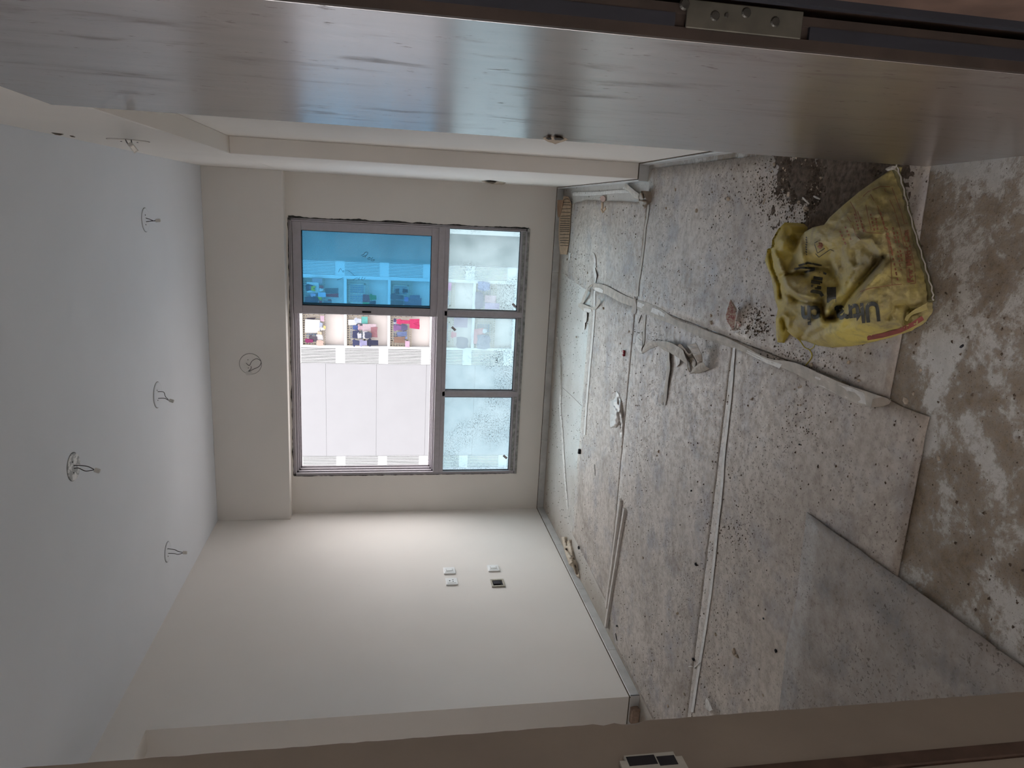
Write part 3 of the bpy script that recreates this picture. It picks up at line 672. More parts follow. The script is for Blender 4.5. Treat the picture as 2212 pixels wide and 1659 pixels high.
zy = lambda l, d: [at_y(100+a/3.456, 760+b/3.456, BD-d_) for (a, b), d_ in zip(l, d)]
wA = zy([(1492, 84), (1516, 102), (1535, 70), (1570, 52), (1603, 72), (1590, 108), (1550, 128), (1505, 150)], [.004, .02, .035, .05, .06, .06, .05, .04])
wB = zy([(1528, 108), (1528, 125), (1505, 150)], [.004, .02, .04])
a, b = zy([(1510, 146), (1512, 174)], [.04, .045])
light_point('light point with a looped wire on the beam over the window', tuple(c2), (0, -1, 0), (1, 0, 0), .082, [wA, wB], (a, b-a, ((b-a).length, .020, .006)), M_wall)

# ------------------------------------------------------------------ switch plates on the left wall
def plate_thing(name, label, px, py, ratio=1, kind='switch'):
    c = at_x(px, py, L); e = tag(empty(name, tuple(c)), label, 'switch' if kind != 'socket' else 'socket')
    x, y, z = c; w_, h_ = .046, .043
    if kind != 'box':
        bm = bmesh.new(); bx(bm, x, x+.011, y-w_, y+w_, z-h_, z+h_, .0045, 2); bm_ob('face_plate', bm, M_white, e)
        bm = bmesh.new(); bx(bm, x+.0105, x+.0135, y-w_*.62, y+w_*.62, z-h_*.72, z+h_*.72, .001); r = bm_ob('insert', bm, M_white, e)
    if kind == 'switch':
        bm = bmesh.new(); bx(bm, x+.013, x+.0165, y-.016, y+.016, z-.022, z+.022, .0015); bm_ob('rocker', bm, M_white, r)
        box('gap_line', x+.0132, x+.0138, y-.0175, y+.0175, z-.0235, z+.0235, M_joint, r)
    if kind == 'socket':
        for dy, dz, rr in ((0, .014, .0055), (-.012, -.010, .0042), (.012, -.010, .0042)):
            bm = bmesh.new(); bmesh.ops.create_cone(bm, cap_ends=True, segments=12, radius1=rr, radius2=rr, depth=.001)
            for v in bm.verts: v.co = Vector((x+.0139+v.co.z, y+dy+v.co.x, z+dz+v.co.y))
            bm_ob('pin_hole', bm, M_black, r)
    if kind == 'box':
        o_, i_ = .052, .036
        fr_ = [(x, x+.010, y-o_, y+o_, z+i_, z+o_*.93), (x, x+.010, y-o_, y+o_, z-o_*.93, z-i_), (x, x+.010, y-o_, y-i_, z-i_, z+i_), (x, x+.010, y+i_, y+o_, z-i_, z+i_)]
        boxes('surround', fr_, plain('grimy_plastic_surround', S(170, 164, 150), .5, .4, .3, 60), e, .0015)
        box('back_box', x+.0005, x+.002, y-i_, y+i_, z-i_, z+i_, M_backbox, e)
        tube('wire', smooth_path([(x+.002, y-.02, z-.02), (x+.012, y, z-.026), (x+.008, y+.024, z-.02)], 4), .0018, M_wire, e)
        box('module', x+.002, x+.012, y-.022, y+.026, z-.018, z+.030, M_backbox, e, .002)
plate_thing('switch_plate', 'white switch plate on the left wall above the double height socket row, nearer the window', 970.5, 1234.5)
plate_thing('power_socket', 'white three-pin power socket on the left wall', 975.5, 1258, 1, 'socket')
plate_thing('switch_plate', 'white switch plate low on the left wall beside the open black box', 1065.5, 1229)
plate_thing('switch_box', 'open switch box with black interior low on the left wall', 1075, 1261, 1, 'box')

# ------------------------------------------------------------------ floor protection sheets
def sheet(name, label, pts, z0, th, mat, group='dusty protective sheets laid on the floor', curl=None, sub=.05):
    """pts: outline in world metres; thin slab with softly waved surface and uneven cut edges"""
    rr = random.Random(len(label)); P = []
    for i, p in enumerate(pts):
        a, b = Vector((*p, 0)), Vector((*pts[(i+1) % len(pts)], 0)); n = max(1, int((b-a).length/sub))
        for j in range(n):
            q = a.lerp(b, j/n); P.append((q.x+(rr.uniform(-.002, .002) if j else 0), q.y+(rr.uniform(-.002, .002) if j else 0)))
    nb = len(P); x0, x1 = min(p[0] for p in P), max(p[0] for p in P); y0, y1 = min(p[1] for p in P), max(p[1] for p in P)
    s = .07; inner = [(x0+s*(i+.5), y0+s*(j+.5)) for i in range(int((x1-x0)/s)) for j in range(int((y1-y0)/s))]
    V, Ed, F, *_ = delaunay_2d_cdt([Vector(p) for p in P+inner], [], [list(range(nb))], 1, 1e-5)
    def hz(x, y):
        h = z0+th+.0012*(mnoise.noise(Vector((x*2.1, y*2.1, z0*90)))+.5)
        if curl: h += curl(x, y)
        return h
    n = len(V); vs = [(v.x, v.y, hz(v.x, v.y)) for v in V]+[(v.x, v.y, hz(v.x, v.y)-th) for v in V]
    ec = {}
    for f in F:
        for i in range(len(f)): k = (f[i], f[(i+1) % len(f)]); ec[k] = 1
    fs = [tuple(f) for f in F]+[tuple(n+i for i in reversed(f)) for f in F]+[(b, a, n+a, n+b) for a, b in ec if (b, a) not in ec]
    o = mesh_ob(name, vs, fs, mat); o.data.polygons.foreach_set('use_smooth', [len(p.vertices) < 4 for p in o.data.polygons])
    return tag(o, label, 'floor sheet', group)
TX = -.465                              # the taped joint runs towards the window along this line
SH = .005
sheet('floor_sheet', 'dusty floor sheet in the far right corner next to the pillar', [(TX+.002, 3.905), (.085, 3.878), (.105, 5.2), (.07, 5.70), (TX-.01, 5.72), (TX-.06, 4.9)], .0006, SH, M_sheet)
sheet('floor_sheet', 'large dusty floor sheet under the yellow sack', [(TX+.002, 1.756), (-.05, 1.752), (.255, 1.76), (.262, 3.87), (TX+.002, 3.9045)], .0030, .0026, M_sheet)
S3Z = .0014
sheet('floor_sheet', 'floor sheet with the crumpled white plastic, beside the bare strip under the window', [(TX-.004, 3.9125), (TX-.004, 4.852), (-1.2, 4.862), (-1.76, 4.85), (-1.86, 4.82), (-1.92, 4.87), (-2.36, 4.86), (-2.38, 4.4), (-2.41, 3.9275)], S3Z, SH, M_sheet2,
      curl=lambda x, y: .012*max(0, 1-abs(x+1.8)/.12)*max(0, 1-abs(y-4.84)/.06))
sheet('floor_sheet', 'floor sheet lying under the two wooden battens', [(TX-.004, 2.7085), (TX-.004, 3.920), (-2.41, 3.935), (-2.56, 3.74), (-2.58, 2.6955)], .0006, SH, M_sheet2)
sheet('floor_sheet', 'floor sheet whose front edge ends on the bare dirty floor', [(TX-.004, 1.597), (TX-.004, 2.708), (-2.58, 2.695), (-2.58, 1.60), (-.94, 1.597)], .0030, .0026, M_sheet)
sheet('floor_sheet', 'smudged grey floor sheet lying askew on top, nearest the doorway', [(-.934, 2.034), (-1.25, 2.020), (-1.45, 2.034), (-1.68, 2.018), (-2.2, 2.02), (-2.2, .99), (-.930, .99), (-.926, 1.4), (-.93, 1.8)], .0092, .0030, M_sheet3,
      curl=lambda x, y: .006*max(0, 1-abs(x+.934)/.10)*max(0, 1-abs(y-1.7)/.5))

# ------------------------------------------------------------------ ribbons of tape
def ribbon(name, A, B, mat, parent=None, th=.0012, bulge=.0, sub=4, seed=1, rag=.6):
    """strip between two edges given as (px, py, height) triples along its length"""
    rr = random.Random(seed)
    PA = smooth_path([at_z(*q) for q in A], sub); PB = smooth_path([at_z(*q) for q in B], sub)
    rows = []
    for i, (a, b) in enumerate(zip(PA, PB)):
        d = b-a; j = rr.uniform(-.03, .03)*rag
        row = [a+d*j, a+d*.3+Vector((0, 0, bulge*.8*rr.uniform(.6, 1.2))), a+d*.65+Vector((0, 0, bulge*rr.uniform(.5, 1.2))), b+d*rr.uniform(-.03, .03)*rag]
        rows.append(row)
    m = 4; vs = [p+Vector((0, 0, th)) for r in rows for p in r]+[p for r in rows for p in r]; N_ = len(rows)*m; fs = []
    for i in range(len(rows)-1):
        for j in range(m-1):
            q = (i*m+j, i*m+j+1, (i+1)*m+j+1, (i+1)*m+j); fs += [q, tuple(N_+k for k in reversed(q))]
        fs += [(i*m, (i+1)*m, N_+(i+1)*m, N_+i*m), ((i+1)*m+m-1, i*m+m-1, N_+i*m+m-1, N_+(i+1)*m+m-1)]
    for j in range(m-1):
        fs += [(j+1, j, N_+j, N_+j+1)]; k = (len(rows)-1)*m; fs += [(k+j, k+j+1, N_+k+j+1, N_+k+j)]
    bm = bmesh.new(); bv = [bm.verts.new(v) for v in vs]
    for f in fs: bm.faces.new([bv[i] for i in f])
    return bm_ob(name, bm, mat, parent)
ZT_ = .0066
# long tape along the joint, lifting at its near end
lt = ribbon('masking_tape', [(1283, 612, .02), (1300, 614, .014), (1318, 621, .012), (1345, 636, .010), (1371, 646, ZT_), (1400, 655, ZT_), (1432, 670, ZT_), (1460, 690, ZT_), (1500, 704, ZT_), (1540, 719, .010), (1573, 731, .012), (1610, 749, .012), (1660, 774, .012), (1716, 783, .016), (1770, 806, .020), (1820, 828, .018), (1880, 848, .012), (1926, 863, .009)],
        [(1280, 623, .008), (1292, 631, .008), (1310, 636, .007), (1338, 652, .007), (1366, 662, ZT_), (1392, 676, ZT_), (1424, 690, ZT_), (1450, 700, ZT_), (1490, 718, ZT_), (1530, 735, ZT_), (1568, 747, ZT_), (1606, 760, ZT_), (1655, 783, ZT_), (1706, 801, ZT_), (1760, 830, ZT_), (1812, 855, ZT_), (1872, 878, ZT_), (1912, 876, ZT_)], M_tape, None, bulge=.002, seed=4)
tag(lt, 'long strip of dusty paper tape along the floor joint towards the sack', 'tape')
for k, (A, B, m) in enumerate((
    ([(1285, 621, .019), (1296, 622, .016), (1303, 627, .014)], [(1284, 626, .011), (1292, 630, .010), (1302, 633, .009)], M_tapew),
    ([(1378, 652, .0085), (1386, 655, .0085), (1392, 658, .0085)], [(1376, 662, .0085), (1384, 665, .0085), (1390, 668, .0085)], M_tapew),
    ([(1410, 664, .0085), (1425, 670, .0085), (1437, 678, .0085)], [(1406, 674, .0085), (1420, 680, .0085), (1434, 688, .0085)], M_tapew),
    ([(1615, 756, .0125), (1650, 773, .0125), (1690, 787, .0125)], [(1612, 762, .0085), (1646, 780, .0085), (1684, 796, .0085)], M_tapew),
    ([(1762, 813, .017), (1800, 828, .017), (1840, 838, .017), (1868, 850, .0135)], [(1758, 826, .0085), (1796, 845, .0085), (1838, 862, .0085), (1872, 875, .0085)], M_tapew))):
    ribbon('bare_patch', A, B, m, lt, seed=20+k, rag=1.5)
ribbon('folded_end', [(1886, 862, .012), (1910, 858, .0125), (1926, 866, .011)], [(1882, 880, .009), (1904, 878, .009), (1921, 873, .009)], M_tapeb, lt, seed=31)
# lifted triangle of tape at the far end
f1 = ribbon('masking_tape', [(1281, 612, .030), (1274, 617, .034), (1267, 625, .030), (1260, 640, .022), (1255, 655, .010)], [(1279, 619, .022), (1271, 622, .026), (1270, 631, .024), (1265, 645, .018), (1260, 656, .008)], M_tape, None, seed=6)
tag(f1, 'short twisted piece of tape at the far end of the long strip', 'tape')
f2 = ribbon('masking_tape', [(1250, 655, .006), (1258, 656, .012), (1268, 660, .014), (1280, 664, .010), (1287, 660, .016), (1291, 653, .024), (1294, 645, .034)], [(1249, 662, .004), (1260, 671, .004), (1268, 675, .005), (1280, 672, .006), (1288, 667, .012), (1294, 659, .018), (1298, 650, .028)], M_tape, None, seed=7)
tag(f2, 'curled piece of pale tape with its tip lifted, under the window', 'tape')
ribbon('bare_patch', [(1261, 666, .010), (1268, 666, .012), (1277, 668, .011)], [(1262, 672, .006), (1268, 675.5, .006), (1278, 673, .008)], M_tapew, f2, seed=9)
f3 = ribbon('masking_tape', [(1260, 673, .005), (1259, 690, .005), (1260, 698, .005), (1260, 706, .005), (1261, 712, .004)], [(1268, 674, .012), (1267, 694, .011), (1264, 697, .010), (1264, 704, .008), (1263, 712, .005)], M_tapew, None, seed=10)
tag(f3, 'torn white tape strip curling along the edge of the bare floor', 'tape')
f4 = ribbon('masking_tape', [(1283, 569, .008), (1282, 580, .008), (1283, 590, .008), (1285, 603, .008), (1284, 611, .008)], [(1287, 569, .012), (1286, 580, .010), (1289, 595, .016), (1288, 603, .010), (1287, 611, .010)], M_tapew, None, seed=11)
tag(f4, 'narrow tape sliver between the far sheets, above the long strip', 'tape')
f5 = ribbon('masking_tape', [(1280, 545, .008), (1283, 556, .012), (1284, 578, .010)], [(1284, 548, .008), (1287, 560, .010), (1288, 578, .008)], M_tapew, None, seed=12)
tag(f5, 'pointed sliver of white tape lying apart beyond the long strip', 'tape')
# brown tape end crossing the long strip
f6 = ribbon('masking_tape', [(1370, 640, .020), (1369, 652, .014), (1366, 662, .012), (1363, 674, .010)], [(1373, 641, .014), (1374, 654, .012), (1375, 664, .010), (1373, 679, .008)], M_tapeb, None, seed=13)
tag(f6, 'brown backed tape end folded across the long strip', 'tape')
# seams between sheets taped with narrow strips
def seam(label, A, wid, seed, mat=M_tape, h=.0068):
    P = [(a, b, h) for a, b in A]; Q = [(a+wid, b, h+.0015) for a, b in A]
    tag(ribbon('joint_tape', P, Q, mat, None, seed=seed, rag=2.), label, 'tape')
seam('thin tape over the cross joint beyond the sack, from the pillar', [(1399, 442), (1397, 465), (1392, 492), (1390, 520), (1386, 550), (1382, 582), (1377, 612), (1375, 640)], 4, 14)
seam('thin tape over the cross joint behind the crumpled tape', [(1391, 680), (1389, 705), (1388, 730), (1386, 748)], 5, 15)
seam('pale tape over the near cross joint, running left to the doorway', [(1584, 744), (1581, 780), (1578, 825), (1573, 880), (1566, 940), (1560, 1000), (1556, 1060), (1548, 1130), (1540, 1210), (1531, 1290), (1519, 1370), (1506, 1450), (1493, 1538)], 5.5, 16, M_tapew)
seam('dusty tape along the edge of the bare strip under the window', [(1283, 628), (1282, 660), (1280, 700), (1277, 740), (1272, 790), (1268, 840), (1264, 890), (1261, 940)], 4, 17, M_tapew, .0075)

# ------------------------------------------------------------------ crumpled things as height fields over an outline
def tps(ctrl):
    P = np.array([c[:2] for c in ctrl], float); v = np.array([c[2] for c in ctrl], float); n = len(P)
    def U(r2): return np.where(r2 > 1e-9, r2*np.log(np.maximum(r2, 1e-9)), 0)
    d2 = ((P[:, None]-P[None])**2).sum(-1)/1e4
    A = np.zeros((n+3, n+3)); A[:n, :n] = U(d2)+np.eye(n)*.02; A[:n, n] = 1; A[:n, n+1:] = P/100; A[n, :n] = 1; A[n+1:, :n] = P.T/100
    sol = np.linalg.solve(A, np.concatenate([v, np.zeros(3)]))
    def f(Q):
        Q = np.atleast_2d(np.array(Q, float)); r2 = ((Q[:, None]-P[None])**2).sum(-1)/1e4
        return U(r2)@sol[:n]+sol[n]+(Q/100)@sol[n+1:]
    return f
def seg_dist(Q, a, b):
    a, b = np.array(a, float), np.array(b, float); d = b-a; t = np.clip(((Q-a)@d)/(d@d), 0, 1); return np.hypot(*(Q-(a+t[:, None]*d)).T)
def field(outline, ctrl, creases, zmin=.0):
    base = tps(ctrl+outline)
    def h(Q):
        Q = np.atleast_2d(np.array(Q, float)); z = base(Q)
        for pts, amp, wid in creases:
            d = np.min([seg_dist(Q, p, q) for p, q in zip(pts, pts[1:])], axis=0); z = z+1.3*amp*np.exp(-(np.abs(d)/wid)**1.4)
        return np.maximum(z, zmin)
    return h
def crumple(name, outline, ctrl, creases, mat, step, zfloor, parent=None, jit=0, bound=4., nz=0):
    h = field(outline, ctrl, creases, zfloor+.001)
    P = []
    for i, p in enumerate(outline):
        a, b = np.array(p), np.array(outline[(i+1) % len(outline)]); n = max(1, int(np.hypot(*(b-a)[:2])/bound))
        for j in range(n): P.append(a+(b-a)*j/n)
    P = np.array(P); nb = len(P); rr = random.Random(nb)
    x0, y0 = P[:, 0].min(), P[:, 1].min(); x1, y1 = P[:, 0].max(), P[:, 1].max()
    inner = []; poly = P[:, :2]
    xs = np.arange(x0, x1, step); ys = np.arange(y0, y1, step)
    G = np.array([(x+rr.uniform(-.2, .2)*step, y+rr.uniform(-.2, .2)*step) for x in xs for y in ys])
    ins = np.zeros(len(G), bool); md = np.full(len(G), 1e9)
    for a, b in zip(poly, np.roll(poly, -1, 0)):
        c = ((a[1] > G[:, 1]) != (b[1] > G[:, 1])) & (G[:, 0] < (b[0]-a[0])*(G[:, 1]-a[1])/((b[1]-a[1]) or 1e-9)+a[0]); ins ^= c
        md = np.minimum(md, seg_dist(G, a, b))
    G = G[ins & (md > step*.45)]
    V, Ed, F, *_ = delaunay_2d_cdt([Vector(p[:2]) for p in P]+[Vector(g) for g in G], [], [list(range(nb))], 1, 1e-4)
    Q = np.array([(v.x, v.y) for v in V]); z = h(Q)
    # keep outline heights exact
    for i, v in enumerate(Q):
        k = np.argmin(((P[:, :2]-v)**2).sum(1)) if i < nb+5 else -1
        if k >= 0 and np.hypot(*(P[k, :2]-v)) < .05: z[i] = max(P[k, 2], zfloor+.001)
    if nz:
        z = z+np.array([nz*mnoise.noise(Vector((a*.07, b*.07, 3.3)))+nz*.5*mnoise.noise(Vector((a*.19, b*.19, 1.3))) for a, b in Q]); z = np.maximum(z, zfloor+.001)
    top = [at_z(a, b, c) for (a, b), c in zip(Q, z)]; n = len(top)
    bot = [Vector((p.x, p.y, zfloor)) for p in top]
    fs = [tuple(f) for f in F]; ec = {(f[i], f[(i+1) % len(f)]) for f in F for i in range(len(f))}
    vs = list(top); idx = {}
    for a, b in ec:
        if (b, a) not in ec:
            for k in (a, b):
                if k not in idx: idx[k] = len(vs); vs.append(bot[k])
            fs.append((b, a, idx[a], idx[b]))
    bm = bmesh.new(); bv = [bm.verts.new(v) for v in vs]
    for f in fs:
        try: bm.faces.new([bv[i] for i in f])
        except ValueError: pass
    o = bm_ob(name, bm, mat, parent, True)
    return o, h
zs_ = lambda a, b, z: (1600+a/3.606, 340+b/3.606, z)
zk = lambda a, b, z: (1640+a/5.532, 460+b/5.532, z)
sack_out = [zs_(*q) for q in ((1165, 85, .03), (1200, 72, .03), (1215, 130, .02), (1250, 260, .016), (1290, 420, .014), (1345, 620, .012), (1398, 790, .012), (1440, 930, .012), (1472, 1050, .012), (1476, 1130, .014), (1462, 1200, .016), (1400, 1280, .02), (1290, 1350, .02),
    (1150, 1400, .018), (1000, 1440, .016), (850, 1470, .014), (700, 1480, .014), (600, 1465, .014), (500, 1428, .02), (455, 1425, .02), (395, 1385, .03), (362, 1352, .035), (352, 1330, .04), (330, 1445, .006), (285, 1440, .006), (276, 1380, .02), (272, 1260, .05), (290, 1180, .05), (268, 1110, .03), (240, 940, .03),
    (205, 850, .04), (188, 805, .05), (208, 715, .07), (240, 700, .09), (246, 640, .08), (290, 560, .09), (345, 506, .075), (395, 540, .08), (440, 610, .06), (450, 640, .055), (500, 580, .10), (560, 545, .13), (650, 525, .13), (690, 470, .12), (800, 370, .11), (920, 270, .085), (1060, 170, .055), (1150, 110, .035))]
sack_ctrl = [zs_(*q) for q in ((1100, 300, .10), (1000, 420, .14), (1150, 520, .125), (1250, 560, .085), (880, 560, .165), (1010, 640, .155), (1180, 760, .13), (1290, 800, .08), (780, 620, .165), (640, 640, .16), (560, 690, .15),
    (1100, 820, .15), (1250, 980, .12), (1330, 1000, .08), (1120, 1000, .16), (1000, 1100, .16), (1060, 1220, .145), (1220, 1160, .115), (1300, 1210, .06), (900, 1290, .13), (1100, 1320, .09), (760, 1380, .09), (560, 1360, .08), (700, 1250, .10),
    (500, 800, .135), (470, 900, .10), (600, 870, .085), (680, 960, .06), (720, 1080, .055), (760, 900, .095), (850, 1000, .13), (820, 1120, .12), (340, 930, .12), (420, 1000, .14), (520, 1060, .13), (600, 1080, .12), (300, 800, .09), (380, 760, .10), (330, 620, .115), (300, 690, .11), (410, 680, .085),
    (420, 1120, .075), (500, 1180, .085), (350, 1150, .07), (560, 1240, .09), (420, 1260, .085), (340, 1230, .08), (310, 1330, .055), (250, 900, .05), (280, 1040, .045), (640, 1160, .07), (930, 880, .13), (950, 760, .14))]
zl = lambda l: [zs_(a, b, 0)[:2] for a, b in l]
creases = [
    (zl([(1110, 780), (1000, 900), (900, 1020), (800, 1150), (720, 1240)]), -.050, 8),          # long fold
    (zl([(1120, 850), (1020, 960), (930, 1080), (850, 1180), (770, 1290)]), .018, 9),
    (zl([(920, 640), (1020, 640), (1080, 720), (1110, 800)]), .016, 7), (zl([(960, 700), (1040, 760), (1060, 810)]), -.012, 9),
    (zl([(640, 1240), (720, 1120), (830, 960), (900, 860)]), .020, 9), (zl([(820, 1000), (900, 860), (880, 740)]), -.012, 6), (zl([(720, 960), (760, 880), (720, 800)]), .016, 7),
    (zl([(300, 830), (330, 900), (370, 1010), (450, 1070), (560, 1095), (610, 1100)]), .024, 6), (zl([(310, 930), (350, 1050), (440, 1110), (600, 1130)]), -.030, 6),
    (zl([(330, 915), (400, 912), (500, 905)]), -.040, 5), (zl([(345, 905), (300, 790), (270, 740)]), .018, 4), (zl([(470, 650), (480, 740), (500, 830)]), .024, 6), (zl([(440, 640), (400, 780), (350, 900)]), -.014, 9),
    (zl([(500, 830), (560, 840), (680, 860)]), -.030, 9), (zl([(700, 820), (720, 900), (760, 990)]), -.026, 7),
    (zl([(620, 1100), (640, 1200), (660, 1250), (760, 1260)]), -.040, 6), (zl([(290, 1250), (340, 1225), (380, 1260), (375, 1310)]), .014, 5), (zl([(330, 1260), (345, 1330)]), -.026, 4),
    (zl([(300, 560), (270, 620), (250, 690)]), -.014, 4), (zl([(400, 590), (350, 650), (330, 700)]), .006, 3), (zl([(230, 720), (250, 860), (300, 980), (315, 1090)]), -.028, 4),
    (zl([(620, 640), (700, 740), (780, 700), (860, 620)]), -.008, 9), (zl([(1340, 1200), (1280, 1140), (1200, 1150), (1150, 1250)]), -.022, 7), (zl([(1380, 1180), (1300, 1190), (1290, 1270)]), -.024, 6), (zl([(1150, 1120), (1180, 1240), (1260, 1320)]), .010, 6),
    (zl([(560, 1380), (700, 1310), (850, 1300)]), -.012, 8), (zl([(680, 500), (780, 480), (830, 430)]), .008, 6), (zl([(600, 1220), (540, 1300), (470, 1400)]), -.010, 8)]
sk0 = empty('cement_sack', tuple(at_z(1860, 600, .004)))
tag(sk0, 'dirty yellow woven sack lying slumped on the floor behind the door', 'sack')
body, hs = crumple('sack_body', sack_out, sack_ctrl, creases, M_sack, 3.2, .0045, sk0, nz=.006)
S3 = lambda a, b, dz=.0022: at_z(a, b, float(hs([(a, b)])[0])+dz)
def S3s(pts, dz=.0022):
    z = hs(pts)+dz; return [at_z(a, b, c) for (a, b), c in zip(pts, z)]
def stroke(name, lines, wpx, mat, parent, dz=.002):
    """thin printed lines following the sack"""
    vs = []; fs = []
    for l in lines:
        pts = []
        for a, b in zip(l, l[1:]):
            n = max(1, int(math.hypot(b[0]-a[0], b[1]-a[1])/3))
            pts += [(a[0]+(b[0]-a[0])*i/n, a[1]+(b[1]-a[1])*i/n) for i in range(n)]
        pts.append(l[-1]); P = np.array(pts); d = np.gradient(P, axis=0) if len(P) > 1 else np.array([[1, 0]]); nn = np.stack([-d[:, 1], d[:, 0]], 1); nn /= np.maximum(np.hypot(*nn.T)[:, None], 1e-6)
        A = S3s(P+nn*wpx/2, dz); B = S3s(P-nn*wpx/2, dz); o = len(vs)
        for a, b in zip(A, B): vs += [a, b]
        fs += [(o+2*i, o+2*i+1, o+2*i+3, o+2*i+2) for i in range(len(P)-1)]
    return mesh_ob(name, vs, fs, mat, parent)
def lettering(text, org, xdir, ydir, parent, name='printed_lettering', mat=M_print, dz=.0035):
    cu = bpy.data.curves.new('t', 'FONT'); cu.body = text; cu.size = 1; cu.resolution_u = 3; cu.offset = .035
    o = bpy.data.objects.new('t', cu); COL.objects.link(o); dg = bpy.context.evaluated_depsgraph_get()
    me = bpy.data.meshes.new_from_object(o.evaluated_get(dg)); bpy.data.objects.remove(o)
    bm = bmesh.new(); bm.from_mesh(me); bpy.data.meshes.remove(me); bmesh.ops.triangulate(bm, faces=bm.faces[:])
    for v in bm.verts: v.co = Vector((org[0]+xdir[0]*v.co.x+ydir[0]*v.co.y, org[1]+xdir[1]*v.co.x+ydir[1]*v.co.y, 0))
    for _ in range(4):
        e = [e for e in bm.edges if e.calc_length() > 4.5]
        if not e: break
        bmesh.ops.subdivide_edges(bm, edges=e, cuts=1); bmesh.ops.triangulate(bm, faces=[f for f in bm.faces if len(f.verts) > 3])
    co = S3s([(v.co.x, v.co.y) for v in bm.verts], dz)
    for v, c in zip(bm.verts, co): v.co = c
    me = bpy.data.meshes.new(name); bm.to_mesh(me); bm.free(); me.materials.append(mat)
    o = bpy.data.objects.new(name, me); COL.objects.link(o); o.parent = parent; o.matrix_parent_inverse = Matrix.Translation(-sk0.location); return o
# the maker's word reads upside down in the picture
lettering('Ultra', (1899, 652), (-46, 5.5), (6, 58), sk0)
lettering('ch', (1772, 662), (-46, 0), (2, 56), sk0)
for l in ([(1757, 600), (1777, 603)], [(1752, 608), (1776, 612)], [(1752, 618), (1774, 622)], [(1751, 628), (1772, 632), (1777, 640)]): stroke('printed_mark', [l], 7.5, M_print, sk0)
stroke('printed_mark', [[(1796, 620), (1796, 654)]], 20, M_print, sk0)
stroke('printed_ring', [[(1794+6.5*math.cos(t_), 638+6.5*math.sin(t_)) for t_ in np.linspace(0, 6.283, 14)]], 2.2, M_sack, sk0, .0042)
for l in ([(1716, 582), (1730, 578), (1760, 580)], [(1738, 588), (1760, 582), (1785, 592)], [(1725, 574), (1745, 568), (1775, 574)]): stroke('printed_mark', [l], 4.5, M_print, sk0)
# red ruled panel with rows of small print
P_ = lambda a, b: (1800+a/4.367, 360+b/4.367)
rul = [[P_(250, 1180), P_(340, 1150), P_(560, 1115), P_(776, 1100)], [P_(776, 1100), P_(770, 960), P_(730, 760), P_(640, 420), P_(550, 190)], [P_(550, 190), P_(450, 185), P_(330, 235), P_(280, 280)],
       [P_(700, 1105), P_(690, 880), P_(640, 620), P_(575, 400), P_(480, 210)], [P_(555, 1115), P_(545, 900), P_(520, 740), P_(470, 520), P_(420, 380), P_(350, 260)],
       [P_(130, 470), P_(180, 540), P_(210, 640), P_(260, 690)], [P_(230, 420), P_(270, 560), P_(310, 620), P_(460, 630)], [P_(300, 330), P_(330, 480), P_(360, 600)], [P_(160, 330), P_(200, 400), P_(240, 520)]]
stroke('printed_rule', rul, 1.3, M_redprint, sk0)
lettering('For MRP, Care', P_(758, 1090), (-2.2, -21), (-17, 2.2), sk0, mat=M_redprint, dz=.002)
rr = random.Random(8); rows = []
for a, b, n in ((P_(660, 1080), P_(560, 560), 12), (P_(610, 1080), P_(500, 560), 11), (P_(560, 820), P_(440, 420), 9), (P_(650, 900), P_(600, 600), 7), (P_(400, 480), P_(420, 600), 4), (P_(350, 440), P_(390, 610), 5), (P_(250, 470), P_(290, 620), 5), (P_(200, 440), P_(240, 600), 5), (P_(710, 900), P_(690, 700), 4), (P_(110, 560), P_(170, 700), 4), (P_(60, 600), P_(120, 740), 4)):
    for i in range(n):
        t0, t1 = (i+.15)/n, (i+rr.uniform(.6, .9))/n; rows.append([(a[0]+(b[0]-a[0])*t0, a[1]+(b[1]-a[1])*t0), (a[0]+(b[0]-a[0])*t1, a[1]+(b[1]-a[1])*t1)])
stroke('small_print', rows, 3.4, M_redprint, sk0)['kind'] = 'stuff'
K_ = lambda a, b: (1660+a/11.85, 460+b/11.85)
stroke('printed_emblem', [[K_(1175, 775), K_(1350, 660)], [K_(1255, 1030), K_(1440, 905)], [K_(1290, 1135), K_(1580, 935), K_(1690, 985)], [K_(1205, 1040), K_(1290, 1135)], [K_(1180, 800), K_(1255, 1030)]], 1.5, M_print, sk0)
stroke('printed_emblem', [[K_(1290, 790), K_(1340, 760), K_(1370, 830), K_(1330, 900), K_(1280, 860), K_(1330, 820)]], 5, M_redprint, sk0)
rows = [[K_(955+rr.uniform(-8, 8), y), K_(985+rr.uniform(-8, 8), y+34)] for y in range(610, 1090, 62)]
stroke('small_print', rows, 2.6, M_print, sk0)['kind'] = 'stuff'
stroke('red_band', [[zs_(*q)[:2] for q in ((985, 1408, 0), (1100, 1388, 0), (1240, 1350, 0), (1340, 1300, 0), (1420, 1250, 0))]], 10, M_redband, sk0)
